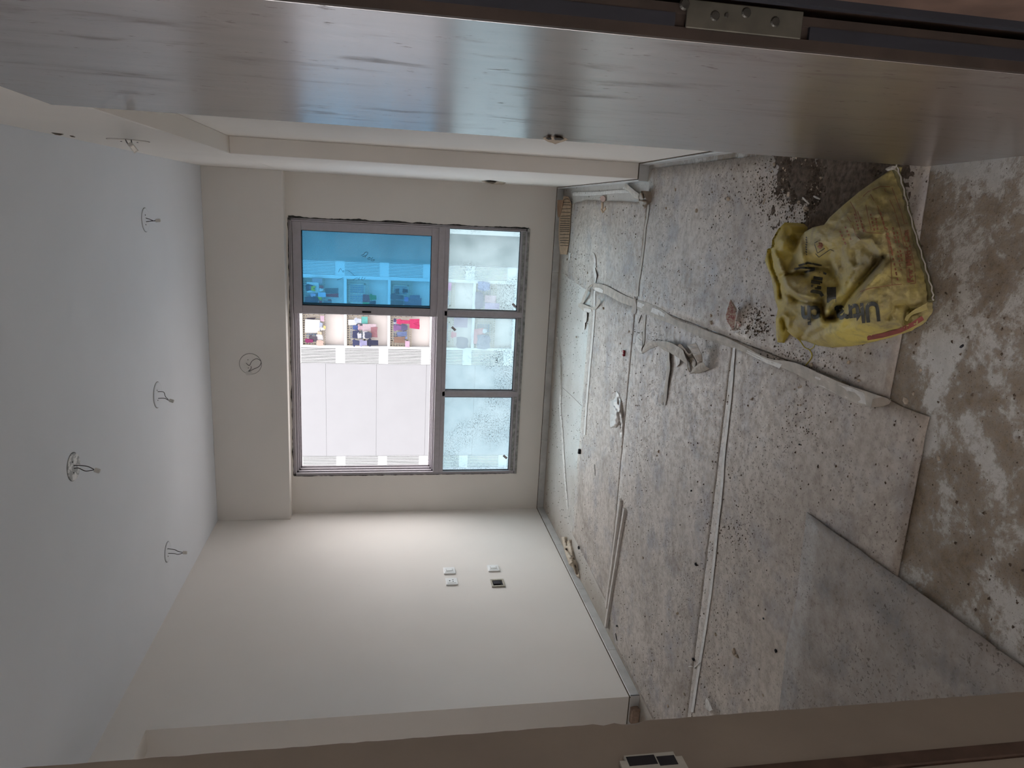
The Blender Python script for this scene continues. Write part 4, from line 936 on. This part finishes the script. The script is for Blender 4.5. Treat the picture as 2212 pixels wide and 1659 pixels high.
# rolled hem with its stitching, tied tip, torn ear, loose threads
hem = [at_z(*zs_(a, b, z)) for a, b, z in ((1200, 72, .035), (1222, 130, .020), (1258, 260, .012), (1297, 420, .012), (1352, 620, .012), (1405, 790, .012), (1446, 930, .012), (1480, 1050, .014), (1484, 1120, .018))]
tube('rolled_hem', smooth_path(hem, 6), .0085, M_sackin, sk0, 8)
tube('stitching', smooth_path([p+Vector((.004, -.010+(.003 if i % 2 else -.002), .004)) for i, p in enumerate(smooth_path(hem, 3))], 2), .0022, M_tape, sk0, 5)
ribbon('torn_corner', [zs_(*q) for q in ((1455, 1135, .045), (1400, 1165, .055), (1345, 1195, .060), (1310, 1225, .055), (1290, 1250, .05))], [zs_(*q) for q in ((1462, 1185, .030), (1400, 1205, .045), (1350, 1222, .050), (1322, 1240, .045), (1300, 1275, .035))], M_sack, sk0, .003, .004, seed=3)
ribbon('tied_tip', [zs_(*q) for q in ((1150, 80, .03), (1170, 72, .045), (1195, 66, .05), (1215, 75, .04))], [zs_(*q) for q in ((1150, 105, .04), (1175, 100, .05), (1200, 95, .05), (1222, 110, .03))], M_tape, sk0, .003, .006, seed=5)
B_ = lambda a, b, z=.007: at_z(1560+a/5.53, 640+b/5.53, z)
tube('loose_thread', smooth_path([B_(900, 500, .03), B_(940, 545, .02), B_(985, 610), B_(1040, 640), B_(1070, 690), B_(1065, 735), B_(1030, 785), B_(995, 825)], 5), .0019, plain('yellow_thread', S(176, 160, 60), .6), sk0, 5)
tube('loose_thread', smooth_path([B_(1110, 560, .02), B_(1090, 610), B_(1050, 635)], 5), .0014, M_thread, sk0, 5)

# ------------------------------------------------------------------ scraps on the floor
C4 = lambda a, b, z=.006: (1360+a/8.295, 690+b/8.295, z)
ct = empty('crumpled_tape', tuple(at_z(1440, 760, .004))); tag(ct, 'crumpled tangle of wide tape with folded loops in the middle of the floor', 'tape')
ribbon('tape_fold', [C4(*q) for q in ((210, 225, .012), (128, 300, .014), (125, 400, .016), (105, 450, .014), (150, 540, .008), (195, 605, .006))], [C4(*q) for q in ((240, 240, .006), (238, 330, .008), (232, 430, .010), (232, 480, .014), (215, 540, .014), (235, 600, .010))], M_tapew, ct, .0015, .004, seed=41)
ribbon('tape_fold', [C4(*q) for q in ((195, 590, .006), (290, 450, .014), (380, 380, .020), (440, 395, .022))], [C4(*q) for q in ((240, 618, .006), (330, 555, .007), (450, 500, .008), (520, 465, .010))], M_tape, ct, .0015, .004, seed=42)
ribbon('tape_fold', [C4(*q) for q in ((440, 390, .020), (580, 385, .030), (720, 410, .035), (860, 480, .040), (950, 540, .040), (985, 620, .036), (1030, 740, .030), (1060, 880, .016), (1105, 965, .007))], [C4(*q) for q in ((500, 470, .010), (600, 540, .012), (700, 590, .014), (800, 640, .016), (880, 690, .016), (960, 750, .016), (1030, 800, .012), (1060, 880, .009), (1110, 975, .006))], M_tape, ct, .0015, .006, seed=43)
ribbon('tape_fold', [C4(*q) for q in ((885, 440, .055), (930, 450, .050), (990, 520, .040), (1060, 610, .030), (1130, 590, .030))], [C4(*q) for q in ((880, 500, .030), (940, 540, .030), (1000, 610, .022), (1040, 670, .018), (1110, 660, .018))], M_tapeb, ct, .0015, .003, seed=44)
ribbon('tape_fold', [C4(*q) for q in ((1040, 470, .05), (1100, 560, .05), (1150, 650, .045), (1200, 740, .035), (1230, 800, .03))], [C4(*q) for q in ((1190, 420, .06), (1240, 520, .055), (1290, 630, .05), (1308, 720, .04), (1305, 780, .034))], M_tapeb, ct, .0015, .006, seed=45)
ribbon('tape_fold', [C4(*q) for q in ((1330, 770, .045), (1250, 790, .040), (1170, 860, .026), (1095, 950, .010))], [C4(*q) for q in ((1428, 880, .020), (1340, 930, .014), (1230, 965, .010), (1115, 972, .006))], M_tape, ct, .0015, .006, seed=46)
ribbon('tape_fold', [C4(*q) for q in ((1050, 700, .012), (1100, 760, .012), (1140, 860, .010))], [C4(*q) for q in ((1140, 680, .012), (1190, 760, .012), (1180, 850, .010))], M_tapeb, ct, .0015, .002, seed=48)
ribbon('tape_tail', [C4(*q) for q in ((815, 650, .014), (828, 740, .014), (840, 860, .008))], [C4(*q) for q in ((905, 700, .016), (900, 770, .016), (895, 800, .016))], M_tapew, ct, .0015, .002, seed=47)
ns = ribbon('tape_strip', [C4(*q) for q in ((690, 590, .010), (680, 700, .008), (668, 900, .007), (645, 1100, .007), (620, 1300, .006), (600, 1450, .006), (635, 1540, .006))], [C4(*q) for q in ((715, 585, .020), (718, 700, .018), (728, 880, .016), (700, 1080, .014), (680, 1260, .012), (665, 1420, .010), (650, 1535, .008))], M_tape, None, .0015, .002, seed=49)
tag(ns, 'narrow curled strip of tape lying straight beside the crumpled tangle', 'tape')
ribbon('frayed_end', [C4(*q) for q in ((560, 1350, .008), (565, 1430, .008), (560, 1490, .008))], [C4(*q) for q in ((600, 1350, .008), (605, 1430, .008), (600, 1540, .007))], M_tapeb, ns, .001, .001, seed=50)
# crinkled white plastic
W4 = lambda a, b, z: (1150+a/3.95, 700+b/3.95, z)
pl_, _h = crumple('plastic_wrapper', [W4(*q) for q in ((715, 572, .012), (735, 590, .010), (756, 650, .010), (768, 740, .010), (776, 850, .010), (772, 960, .008), (758, 985, .006), (744, 960, .008), (748, 880, .02), (735, 830, .018), (715, 885, .010), (695, 880, .008), (665, 888, .006), (658, 850, .006), (662, 770, .006), (658, 660, .006), (690, 640, .012), (708, 620, .012))],
    [W4(*q) for q in ((700, 700, .022), (730, 700, .026), (690, 800, .02), (745, 800, .026), (715, 760, .03), (690, 850, .018))],
    [([W4(*q)[:2] for q in l], amp, 2.0) for l, amp in (([(680, 680, 0), (720, 760, 0), (700, 860, 0)], .0045), ([(740, 620, 0), (730, 720, 0), (755, 860, 0)], -.005), ([(665, 760, 0), (700, 780, 0), (690, 850, 0)], -.005), ([(700, 660, 0), (690, 740, 0), (670, 820, 0)], .0045), ([(725, 660, 0), (745, 760, 0)], .0045))], M_plas, 2.2, .0045, None, nz=.004)
tag(pl_, 'crinkled piece of whitish plastic lying flat on the left floor sheet', 'plastic scrap')
# snack wrapper
wr = empty('foil_wrapper', tuple(at_z(1585, 690, .004))); tag(wr, 'small torn pinkish wrapper standing on edge near the mouth of the sack', 'wrapper')
_n = N('pink_printed_foil'); _a = _n.noise(120, 4, .7)
ww = _n.out(_n.mix(_n.ramp(_a, [(.46, 0.), (.56, 1.)]), S(206, 196, 186), S(168, 112, 116)), .4, .4)
ribbon('wrapper_panel', [B_(52, 280, .02)[:] and (1560+a/5.53, 640+b/5.53, z) for a, b, z in ((100, 50, .05), (60, 180, .055), (52, 270, .045), (125, 405, .012))], [(1560+a/5.53, 640+b/5.53, z) for a, b, z in ((112, 45, .04), (160, 180, .012), (158, 290, .008), (140, 410, .006))], ww, wr, .0015, .004, seed=51)
ribbon('wrapper_flap', [(1560+a/5.53, 640+b/5.53, z) for a, b, z in ((105, 38, .05), (150, 110, .035), (178, 165, .02))], [(1560+a/5.53, 640+b/5.53, z) for a, b, z in ((110, 60, .045), (140, 120, .03), (165, 180, .014))], M_tapeb, wr, .0015, .002, seed=52)
ribbon('wrapper_flap', [(1560+a/5.53, 640+b/5.53, z) for a, b, z in ((165, 300, .012), (185, 340, .014), (180, 390, .006))], [(1560+a/5.53, 640+b/5.53, z) for a, b, z in ((205, 300, .010), (222, 345, .010), (190, 385, .006))], ww, wr, .0015, .003, seed=53)
# corrugated card under the window
A4 = lambda a, b, z: (1180+a/6.9125, 380+b/6.9125, z)
cd = empty('corrugated_cardboard', tuple(at_z(1218, 500, .004))); tag(cd, 'strip of corrugated cardboard with dark lines in the far right corner', 'cardboard')
ribbon('card_sheet', [A4(*q) for q in ((262, 300, .05), (245, 400, .05), (212, 560, .05), (195, 660, .048), (190, 800, .046), (192, 950, .044), (200, 1070, .040), (215, 1170, .036))], [A4(*q) for q in ((330, 310, .02), (375, 420, .012), (368, 560, .010), (362, 660, .010), (356, 800, .010), (345, 950, .010), (330, 1070, .010), (310, 1175, .012))], M_card, cd, .003, .003, seed=54, rag=.5)
ribbon('card_flap', [A4(*q) for q in ((172, 360, .055), (168, 480, .055), (180, 620, .05))], [A4(*q) for q in ((262, 358, .052), (240, 470, .052), (205, 610, .05))], plain('card_shaded_side', S(150, 122, 100), .85, .15, .2, 30), cd, .003, .001, seed=55)
cl = random.Random(2); ln = []
for y in [345, 395, 435, 490, 545, 600, 636, 672, 708, 742, 772, 800, 830, 875, 925, 965, 1000, 1040]:
    t_ = (y-300)/870; xa = np.interp(y, [300, 400, 560, 660, 800, 950, 1070, 1170], [262, 245, 212, 195, 190, 192, 200, 215]); xb = np.interp(y, [310, 420, 560, 660, 800, 950, 1070, 1175], [330, 375, 368, 362, 356, 345, 330, 310])
    h0 = np.interp(y, [300, 660, 1170], [.05, .048, .036]); h1 = np.interp(y, [310, 420, 1175], [.02, .012, .012])
    ln.append(([A4(xa+(xb-xa)*u, y+cl.uniform(-3, 3), h0+(h1-h0)*u+.0068) for u in (.08, .3, .5, .7, .92)]))
for l in ln: tube('card_ridge', [at_z(*q) for q in l], .0022, M_ink, cd, 4)
# tape curled at the foot of the pillar
pt = empty('peeled_tape', tuple(at_z(1385, 420, .003))); tag(pt, 'peeled wide tape with a knotted end at the foot of the pillar', 'tape')
ribbon('tape_fold', [A4(*q) for q in ((1190, 110, .02), (1240, 150, .02), (1310, 210, .018), (1390, 270, .02))], [A4(*q) for q in ((1145, 190, .012), (1230, 230, .008), (1300, 320, .008), (1385, 350, .012))], M_tape, pt, .0015, .004, seed=56)
ribbon('tape_fold', [A4(*q) for q in ((400, 240, .006), (600, 240, .006), (800, 232, .006), (1000, 215, .006), (1180, 205, .006))], [A4(*q) for q in ((400, 300, .006), (600, 296, .006), (800, 285, .006), (1000, 265, .006), (1250, 250, .006))], M_tapew, pt, .001, .001, seed=57)
k_, _h = crumple('tape_knot', [A4(*q) for q in ((1420, 220, .05), (1450, 230, .05), (1490, 330, .04), (1525, 390, .02), (1480, 470, .008), (1450, 490, .01), (1400, 420, .012), (1380, 380, .02), (1390, 280, .04))], [A4(*q) for q in ((1430, 300, .06), (1450, 380, .05), (1470, 430, .03))],
    [([A4(*q)[:2] for q in l], amp, 1.6) for l, amp in (([(1390, 350, 0), (1440, 360, 0), (1500, 360, 0)], -.02), ([(1440, 450, 0), (1500, 400, 0)], .014), ([(1440, 240, 0), (1460, 320, 0)], -.016))], M_tapeb, 2.0, .0045, pt, nz=.004)
# arrow-like offcut with a round cap
ar = empty('paper_offcut', tuple(at_z(1303, 440, .004))); tag(ar, 'little stalked paper offcut with a round head near the pillar, like an arrow', 'paper scrap')
def flat_poly(name, pts, z, th, mat, parent=None):
    P = [at_z(a, b, z) for a, b in pts]; n = len(P)
    vs = [p+Vector((0, 0, th)) for p in P]+P; fs = [tuple(range(n)), tuple(range(2*n-1, n-1, -1))]+[(i, n+i, n+(i+1) % n, (i+1) % n) for i in range(n)]
    bm = bmesh.new(); bv = [bm.verts.new(v) for v in vs]
    for f in fs: bm.faces.new([bv[i] for i in f])
    return bm_ob(name, bm, mat, parent)
a4 = lambda *l: [(1180+a/6.9125, 380+b/6.9125) for a, b in l]
flat_poly('round_head', a4(*[(850+40*math.cos(t_), 340+46*math.sin(t_)) for t_ in np.linspace(0, 6.0, 14)]), .006, .004, plain('pinkish_card', S(176, 150, 140), .8), ar)
flat_poly('stalk', a4((830, 392), (852, 392), (850, 490), (832, 490)), .006, .005, M_card, ar)
flat_poly('tip', a4((812, 490), (832, 486), (852, 540), (880, 460), (898, 492), (845, 556)), .006, .004, M_card, ar)
# wooden battens
def batten(label, a0, a1, wid, hgt, mat, seed):
    p, q = at_z(*a0), at_z(*a1); d = (q-p).normalized(); s = Vector((-d.y, d.x, 0)); rr = random.Random(seed); z0 = .0062
    n = 10; vs = []; fs = []
    for i in range(n+1):
        c = p.lerp(q, i/n); k = rr.uniform(-.0012, .0012)
        for u, v in ((-wid/2, 0), (wid/2, 0), (wid/2, hgt*.8), (wid*.36, hgt), (-wid*.36, hgt), (-wid/2, hgt*.8)): vs.append(Vector((c.x, c.y, z0))+s*(u+k)+Vector((0, 0, v)))
    for i in range(n):
        for j in range(6): fs.append((i*6+j, i*6+(j+1) % 6, (i+1)*6+(j+1) % 6, (i+1)*6+j))
    fs += [(5, 4, 3, 2, 1, 0), tuple(n*6+k for k in range(6))]
    bm = bmesh.new(); bv = [bm.verts.new(v) for v in vs]
    for f in fs: bm.faces.new([bv[i] for i in f])
    tag(bm_ob('wooden_batten', bm, mat), label, 'batten', 'battens on the floor by the left wall')
batten('thin wooden batten nearer the window, shorter of the pair', (1343.5, 1079, .006), (1313, 1312, .006), .026, .016, M_wood, 1)
batten('thin wooden batten reaching the left skirting, longer of the pair', (1352, 1099, .006), (1311, 1354, .006), .024, .015, M_wood, 2)
# rag of torn plastic against the left skirting
T4 = lambda a, b, z=0: (1180+a/9.758, 1090+b/9.758, z)
rg, _h = crumple('rag', [T4(*q) for q in ((320, 680, .03), (385, 680, .02), (415, 780, .012), (430, 770, .02), (480, 740, .02), (515, 830, .012), (545, 960, .010), (580, 1080, .008), (610, 1180, .010), (650, 1290, .008), (690, 1480, .006), (705, 1550, .006), (640, 1520, .02), (590, 1400, .03), (560, 1330, .04), (480, 1270, .04), (430, 1120, .04), (380, 970, .04), (340, 800, .035))],
    [T4(*q) for q in ((450, 880, .04), (500, 980, .03), (480, 1120, .055), (550, 1130, .045), (560, 1240, .05), (620, 1380, .03), (370, 760, .035), (420, 960, .03))],
    [([T4(*q)[:2] for q in l], amp, 1.5) for l, amp in (([(430, 940, 0), (520, 1060, 0), (580, 1150, 0)], -.016), ([(500, 1110, 0), (550, 1120, 0), (540, 1180, 0)], .014), ([(480, 1270, 0), (560, 1200, 0)], .010), ([(610, 1290, 0), (660, 1460, 0)], -.014), ([(430, 780, 0), (440, 860, 0)], -.012))], M_plas if False else plain('grubby_torn_wrap', S(186, 174, 158), .7, .2, .2, 40, 0, .4), 1.6, .001, None, nz=.004)
tag(rg, 'grubby torn wrap bunched against the left skirting', 'rag')
# broken brick, paper cone, sticks, caps
def lump(name, label, cat, px, py, r, mat, sq=(1, 1, .7), z=.004, seed=0, group=None, sub=2):
    bm = bmesh.new(); bmesh.ops.create_icosphere(bm, subdivisions=sub, radius=1)
    c = at_z(px, py, z); rr = random.Random(seed+int(px*7+py)); off = Vector((rr.random()*9, rr.random()*9, rr.random()*9)); rot = Matrix.Rotation(rr.uniform(0, 6), 3, 'Z')
    for v in bm.verts:
        f = 1+.42*mnoise.noise(v.co*1.1+off)+.2*mnoise.noise(v.co*2.6+off); q = v.co*f
        v.co = rot@Vector((q.x*sq[0]*r, q.y*sq[1]*r, max(q.z, -.75)*sq[2]*r))
    zmin = min(v.co.z for v in bm.verts)
    for v in bm.verts: v.co.z -= zmin
    o = bm_ob(name, bm, mat); o.location = (c.x, c.y, z)
    if label: tag(o, label, cat, group)
    return o
br = bmesh.new(); c = at_z(1377, 1540, .0005); bx(br, c.x-.05, c.x+.05, c.y-.035, c.y+.035, .0005, .05, .006)
for v in br.verts: v.co += Vector((mnoise.noise(v.co*30), mnoise.noise(v.co*31+Vector((3, 1, 2))), 0))*.012
tag(bm_ob('broken_brick', br, M_brick), 'broken chunk of brick by the doorway side of the left skirting return', 'brick')
pc = ribbon('paper_scrap', [(1527, 1507, .03), (1532, 1516, .03), (1540, 1534, .03)], [(1523, 1525, .008), (1527, 1532, .008), (1533, 1537, .008)], M_tapew, None, .0015, .004, seed=60)
tag(pc, 'white folded paper scrap half hidden by the door frame', 'paper scrap')
for k, (q, lab) in enumerate((
    (((1488, 1440, .008), (1496, 1440, .008)), 'short pale splinter lying along the near taped joint'),
    (((1500, 1442, .008), (1513, 1431, .012)), 'pale splinter leaning over the near taped joint'),
    (((1734, 427, .03), (1748, 440, .03)), 'white stick in the dirt heap behind the sack'),
    (((1758, 424, .02), (1771, 430, .02)), 'thin pale stick at the edge of the dirt heap'),
    (((1380, 698, .007), (1386, 680, .007)), 'dark nail-like sliver beside the crossing tapes'),
    (((1285, 1003, .007), (1286, 1028, .007)), 'short black rod on the left sheet near the curled edge'),
    (((1330, 1368, .007), (1333, 1384, .007)), 'thin black twig beyond the foot of the battens'))):
    a, b = at_z(*q[0]), at_z(*q[1]); m = M_black if ('black' in lab or 'dark' in lab) else M_tapew
    tag(tube('splinter', [a, a.lerp(b, .5)+Vector((0, 0, .001)), b], [.0026, .0032, .002], m, None, 6), lab, 'splinter')
cap = bmesh.new(); bmesh.ops.create_cone(cap, cap_ends=True, segments=16, radius1=.014, radius2=.012, depth=.034); bmesh.ops.bevel(cap, geom=cap.edges[:], offset=.0015, segments=1, affect='EDGES')
c = at_z(1252, 975, .014)
for v in cap.verts: v.co = Matrix.Rotation(1.5708, 3, 'Y') @ v.co + c
tag(bm_ob('black_plug', cap, M_black), 'black plastic plug on the bare strip under the window', 'plug')
c = at_z(1349, 763, .008); rb = bmesh.new(); bx(rb, c.x-.018, c.x-.004, c.y-.011, c.y+.011, .006, .020, .003); bx(rb, c.x+.001, c.x+.018, c.y-.011, c.y+.011, .006, .020, .003); bx(rb, c.x-.006, c.x+.004, c.y-.007, c.y+.007, .006, .016, .002)
tag(bm_ob('wall_plug', rb, M_red), 'small red plastic piece between the tape tangle and the white plastic', 'plug')
for px, py, lab, r in ((1252, 1183, 'black lump by the rag at the left skirting', .018), (1334, 1352, 'black chip at the near end of the battens', .014), (1500, 1424, 'dark chip on the near taped joint', .016), (1505, 1219, 'black chip near the middle of the left floor', .014), (1678, 1406, 'black chip close to the grey top sheet edge', .012), (2080, 748, 'dark square chip on the bare floor nearest the sack', .009), (1728, 960, 'black crumb in front of the tape end', .007), (1650, 1336, 'dark chip on the near left sheet', .007), (1494, 1060, 'dark crumb beside the long near joint', .008)):
    lump('dark_chip', lab, 'chip', px, py, r*.7, M_black, (1, .55, .6), .006, 3)

# dusty crumbs big enough to see singly
CR = [(1744, 451, .014), (1653, 433, .008), (1575, 430, .014), (1728, 437, .009), (1707, 420, .012), (1537, 682, .010), (1538, 697, .012), (1726, 440, .007), (1755, 789, .011), (1835, 783, .009), (1730, 875, .006), (1731, 835, .006), (1726, 837, .005), (1857, 822, .007), (1626, 862, .008), (1341, 742, .010), (1345, 877, .007), (1344, 964, .007), (1424, 975, .010), (1420, 984, .008), (1305, 666, .012), (1360, 716, .009), (1268, 1124, .006), (1265, 1170, .007), (1390, 1205, .010), (1465, 1325, .012), (1446, 1316, .007), (1588, 1408, .016), (1594, 1417, .012), (1547, 1370, .009), (1650, 1502, .007), (1480, 1500, .010), (1444, 1525, .011), (1408, 1428, .008), (1470, 1195, .006), (1960, 866, .012), (1975, 850, .007), (2030, 990, .008), (1990, 800, .007), (1700, 365, .007), (1832, 368, .007), (1675, 355, .010), (1270, 590, .009), (1226, 560, .012), (1246, 728, .010), (1395, 470, .008), (1460, 410, .010), (1506, 455, .012), (1440, 450, .009), (1615, 560, .007)]
def crumb_label(px, py, r):
    sz = 'largest' if r > .0125 else ('larger' if r > .0095 else ('small' if r > .0065 else 'tiny'))
    p = at_z(px, py, 0)
    if p.y < 1.75 and p.x > TX: w_ = 'on the bare dirty floor by the doorway'
    elif px > 1600 and py < 480: w_ = 'by the dirt heap behind the sack'
    elif px > 1600 and py > 740 and py < 830: w_ = 'between the long tape and the sack'
    elif py < 620 and p.y > 3.9: w_ = 'on the far right floor sheet'
    elif py < 720 and px > 1380: w_ = 'between the sack and the pillar'
    elif p.y > 4.85: w_ = 'on the bare strip under the window'
    elif p.y > 3.9: w_ = 'on the floor sheet with the white plastic'
    elif p.y > 2.7: w_ = 'on the floor sheet with the battens'
    else: w_ = 'on the near floor sheet'
    return f'{sz} pale plaster crumb {w_}'
for px, py, r in CR: lump('plaster_crumb', crumb_label(px, py, r), 'crumb', px, py, r, M_crumb, (1, .7, .55), .0045, 0, 'plaster crumbs scattered over the floor', 1)

# ------------------------------------------------------------------ grit and swept dirt
def grit(name, label, spots, mat, seed, cat='grit'):
    rr = np.random.default_rng(seed); tv = np.array([(1, 0, -.5), (-.6, .9, -.5), (-.6, -.9, -.5), (.1, .1, .9), (-.9, .2, .5)]); tf = [(0, 1, 3), (1, 2, 4), (2, 0, 3), (1, 4, 3), (4, 2, 3), (2, 1, 0)]
    V = []; F = []; o = 0
    for x, y, z, s in spots:
        a = rr.uniform(0, 6.28); R = np.array([[math.cos(a), -math.sin(a), 0], [math.sin(a), math.cos(a), 0], [0, 0, 1]])
        q = (tv*(1+rr.uniform(-.35, .35, tv.shape)))@R.T*s*np.array([1, rr.uniform(.5, 1), .7])
        q = q+np.array([x, y, z-q[:, 2].min()-.0004]); V += q.tolist(); F += [tuple(o+i for i in f) for f in tf]; o += 5
    ob = mesh_ob(name, V, F, mat); ob['kind'] = 'stuff'; return tag(ob, label, cat)
rg_ = np.random.default_rng(12)
def inside_sack(a, b):
    c = False
    for p, q in zip(sack_out, sack_out[1:]+sack_out[:1]):
        if (p[1] > b) != (q[1] > b) and a < (q[0]-p[0])*(b-p[1])/(q[1]-p[1])+p[0]: c = not c
    return c
def patch(px, py, sx_, sy_, n, s0, s1, z=.0058):
    out = []
    for _ in range(n):
        a, b = px+rg_.normal()*sx_, py+rg_.normal()*sy_
        p = at_z(a, b, 0)
        if (inside_sack(a, b)) or p.x > .255 or p.y > 5.8 or p.x < -2.58 or p.y < .9: continue
        out.append((p.x, p.y, z if p.y > 1.76 or p.x < TX else .0008, s0+(s1-s0)*rg_.random()**3))
    return out
sp = []
for _ in range(15000):
    x, y = rg_.uniform(-2.55, .25), rg_.uniform(1.0, 5.8)
    d = mnoise.noise(Vector((x*1.7, y*1.7, 4.)))+.45*mnoise.noise(Vector((x*6, y*6, 1.)))
    if d < rg_.uniform(-.55, .5): continue
    if y < 1.6 and x < -.9: continue
    top = .0058 if (y > 1.76 or (x < TX and y > 1.6)) else .0006
    sp.append((x, y, top, .0013+.0040*rg_.random()**4))
grit('floor_grit', 'fine dark grit scattered over the whole floor', sp, M_dust, 1)
cl_ = patch(1640, 700, 18, 22, 420, .0015, .006)+patch(1700, 770, 30, 14, 200, .0012, .004)+patch(1600, 690, 25, 30, 150, .0012, .004)+patch(1420, 730, 8, 12, 110, .0012, .0035)+patch(1238, 620, 10, 16, 240, .0012, .004)+patch(1730, 930, 30, 30, 170, .0012, .004)+patch(1780, 790, 30, 30, 120, .0012, .004)+patch(1600, 1150, 30, 22, 160, .0012, .005)+patch(1500, 1250, 24, 34, 150, .0012, .004)+patch(1545, 580, 40, 60, 260, .0012, .004)
grit('dirt_clusters', 'clusters of swept dirt beside the long tape and the joints', cl_, M_dirt, 2)
# heap of sweepings between the door leaf and the sack: low mound plus loose bits
def heap():
    V = []; F = []; nx_, ny_ = 34, 60; x0, x1, y0, y1 = -.20, .262, 1.80, 2.72
    for i in range(nx_+1):
        for j in range(ny_+1):
            x, y = x0+(x1-x0)*i/nx_, y0+(y1-y0)*j/ny_
            r_ = math.hypot((x-.20)/.30, (y-2.12)/(.42 if y > 2.12 else .34))
            e = max(0, min(1, 1.35*(1.0-r_)+.75*mnoise.noise(Vector((x*9, y*9, 7.3)))+.4*mnoise.noise(Vector((x*30, y*30, 1.)))))
            V.append((x, y, .0035+.020*e**1.3+.004*mnoise.noise(Vector((x*40, y*40, 0)))*min(1, e*3)-(.004 if e < .02 else 0)))
    for i in range(nx_):
        for j in range(ny_): a = i*(ny_+1)+j; F.append((a, a+1, a+ny_+2, a+ny_+1))
    o = mesh_ob('dirt_heap', V, F, M_dirt, None, True); o['kind'] = 'stuff'; tag(o, 'low heap of swept dark dirt between the door and the sack', 'dirt')
heap()
hp = patch(1760, 400, 55, 40, 1500, .0015, .0065, .012)+patch(1850, 380, 60, 25, 700, .0015, .006, .016)+patch(1690, 420, 35, 35, 500, .0013, .005, .007)
grit('dirt_crumbs', 'loose crumbs in the dirt heap behind the sack', [q for q in hp if q[0] < .25], M_dirt, 3)
lt_ = patch(1770, 410, 60, 40, 260, .0015, .006, .014)
grit('pale_crumbs', 'pale specks and shavings in the dirt heap', [q for q in lt_ if q[0] < .25], M_crumb, 4)

# loose film along the skirting under the window, a white sliver beside the cardboard, a hairline across the bare strip
fm = ribbon('plastic_film', [(1202, 728, .02), (1208, 760, .018), (1211, 800, .016), (1209, 850, .014), (1208, 880, .012), (1212, 930, .012), (1215, 980, .010), (1218, 1030, .008), (1224, 1100, .004)],
            [(1206, 728, .004), (1212, 760, .003), (1214, 800, .003), (1213, 850, .003), (1212, 880, .003), (1216, 930, .003), (1219, 980, .003), (1222, 1030, .003), (1228, 1100, .002)], M_tapew, None, .001, .001, seed=71, rag=1.5)
tag(fm, 'thin curled strip of whitish film along the bare strip under the window', 'plastic scrap')
sl = ribbon('paper_scrap', [(1228, 548, .010), (1229, 556, .012), (1228, 562, .007)], [(1233, 546, .008), (1232, 556, .009), (1231, 562, .007)], M_tapew, None, .001, .001, seed=72)
tag(sl, 'tiny white paper sliver next to the near end of the cardboard', 'paper scrap')
tube('floor_crack', [at_z(1215, 837, .0002), at_z(1238, 858, .0002), at_z(1262, 882, .0002)], .0014, M_joint, bpy.data.objects['floor'], 4)
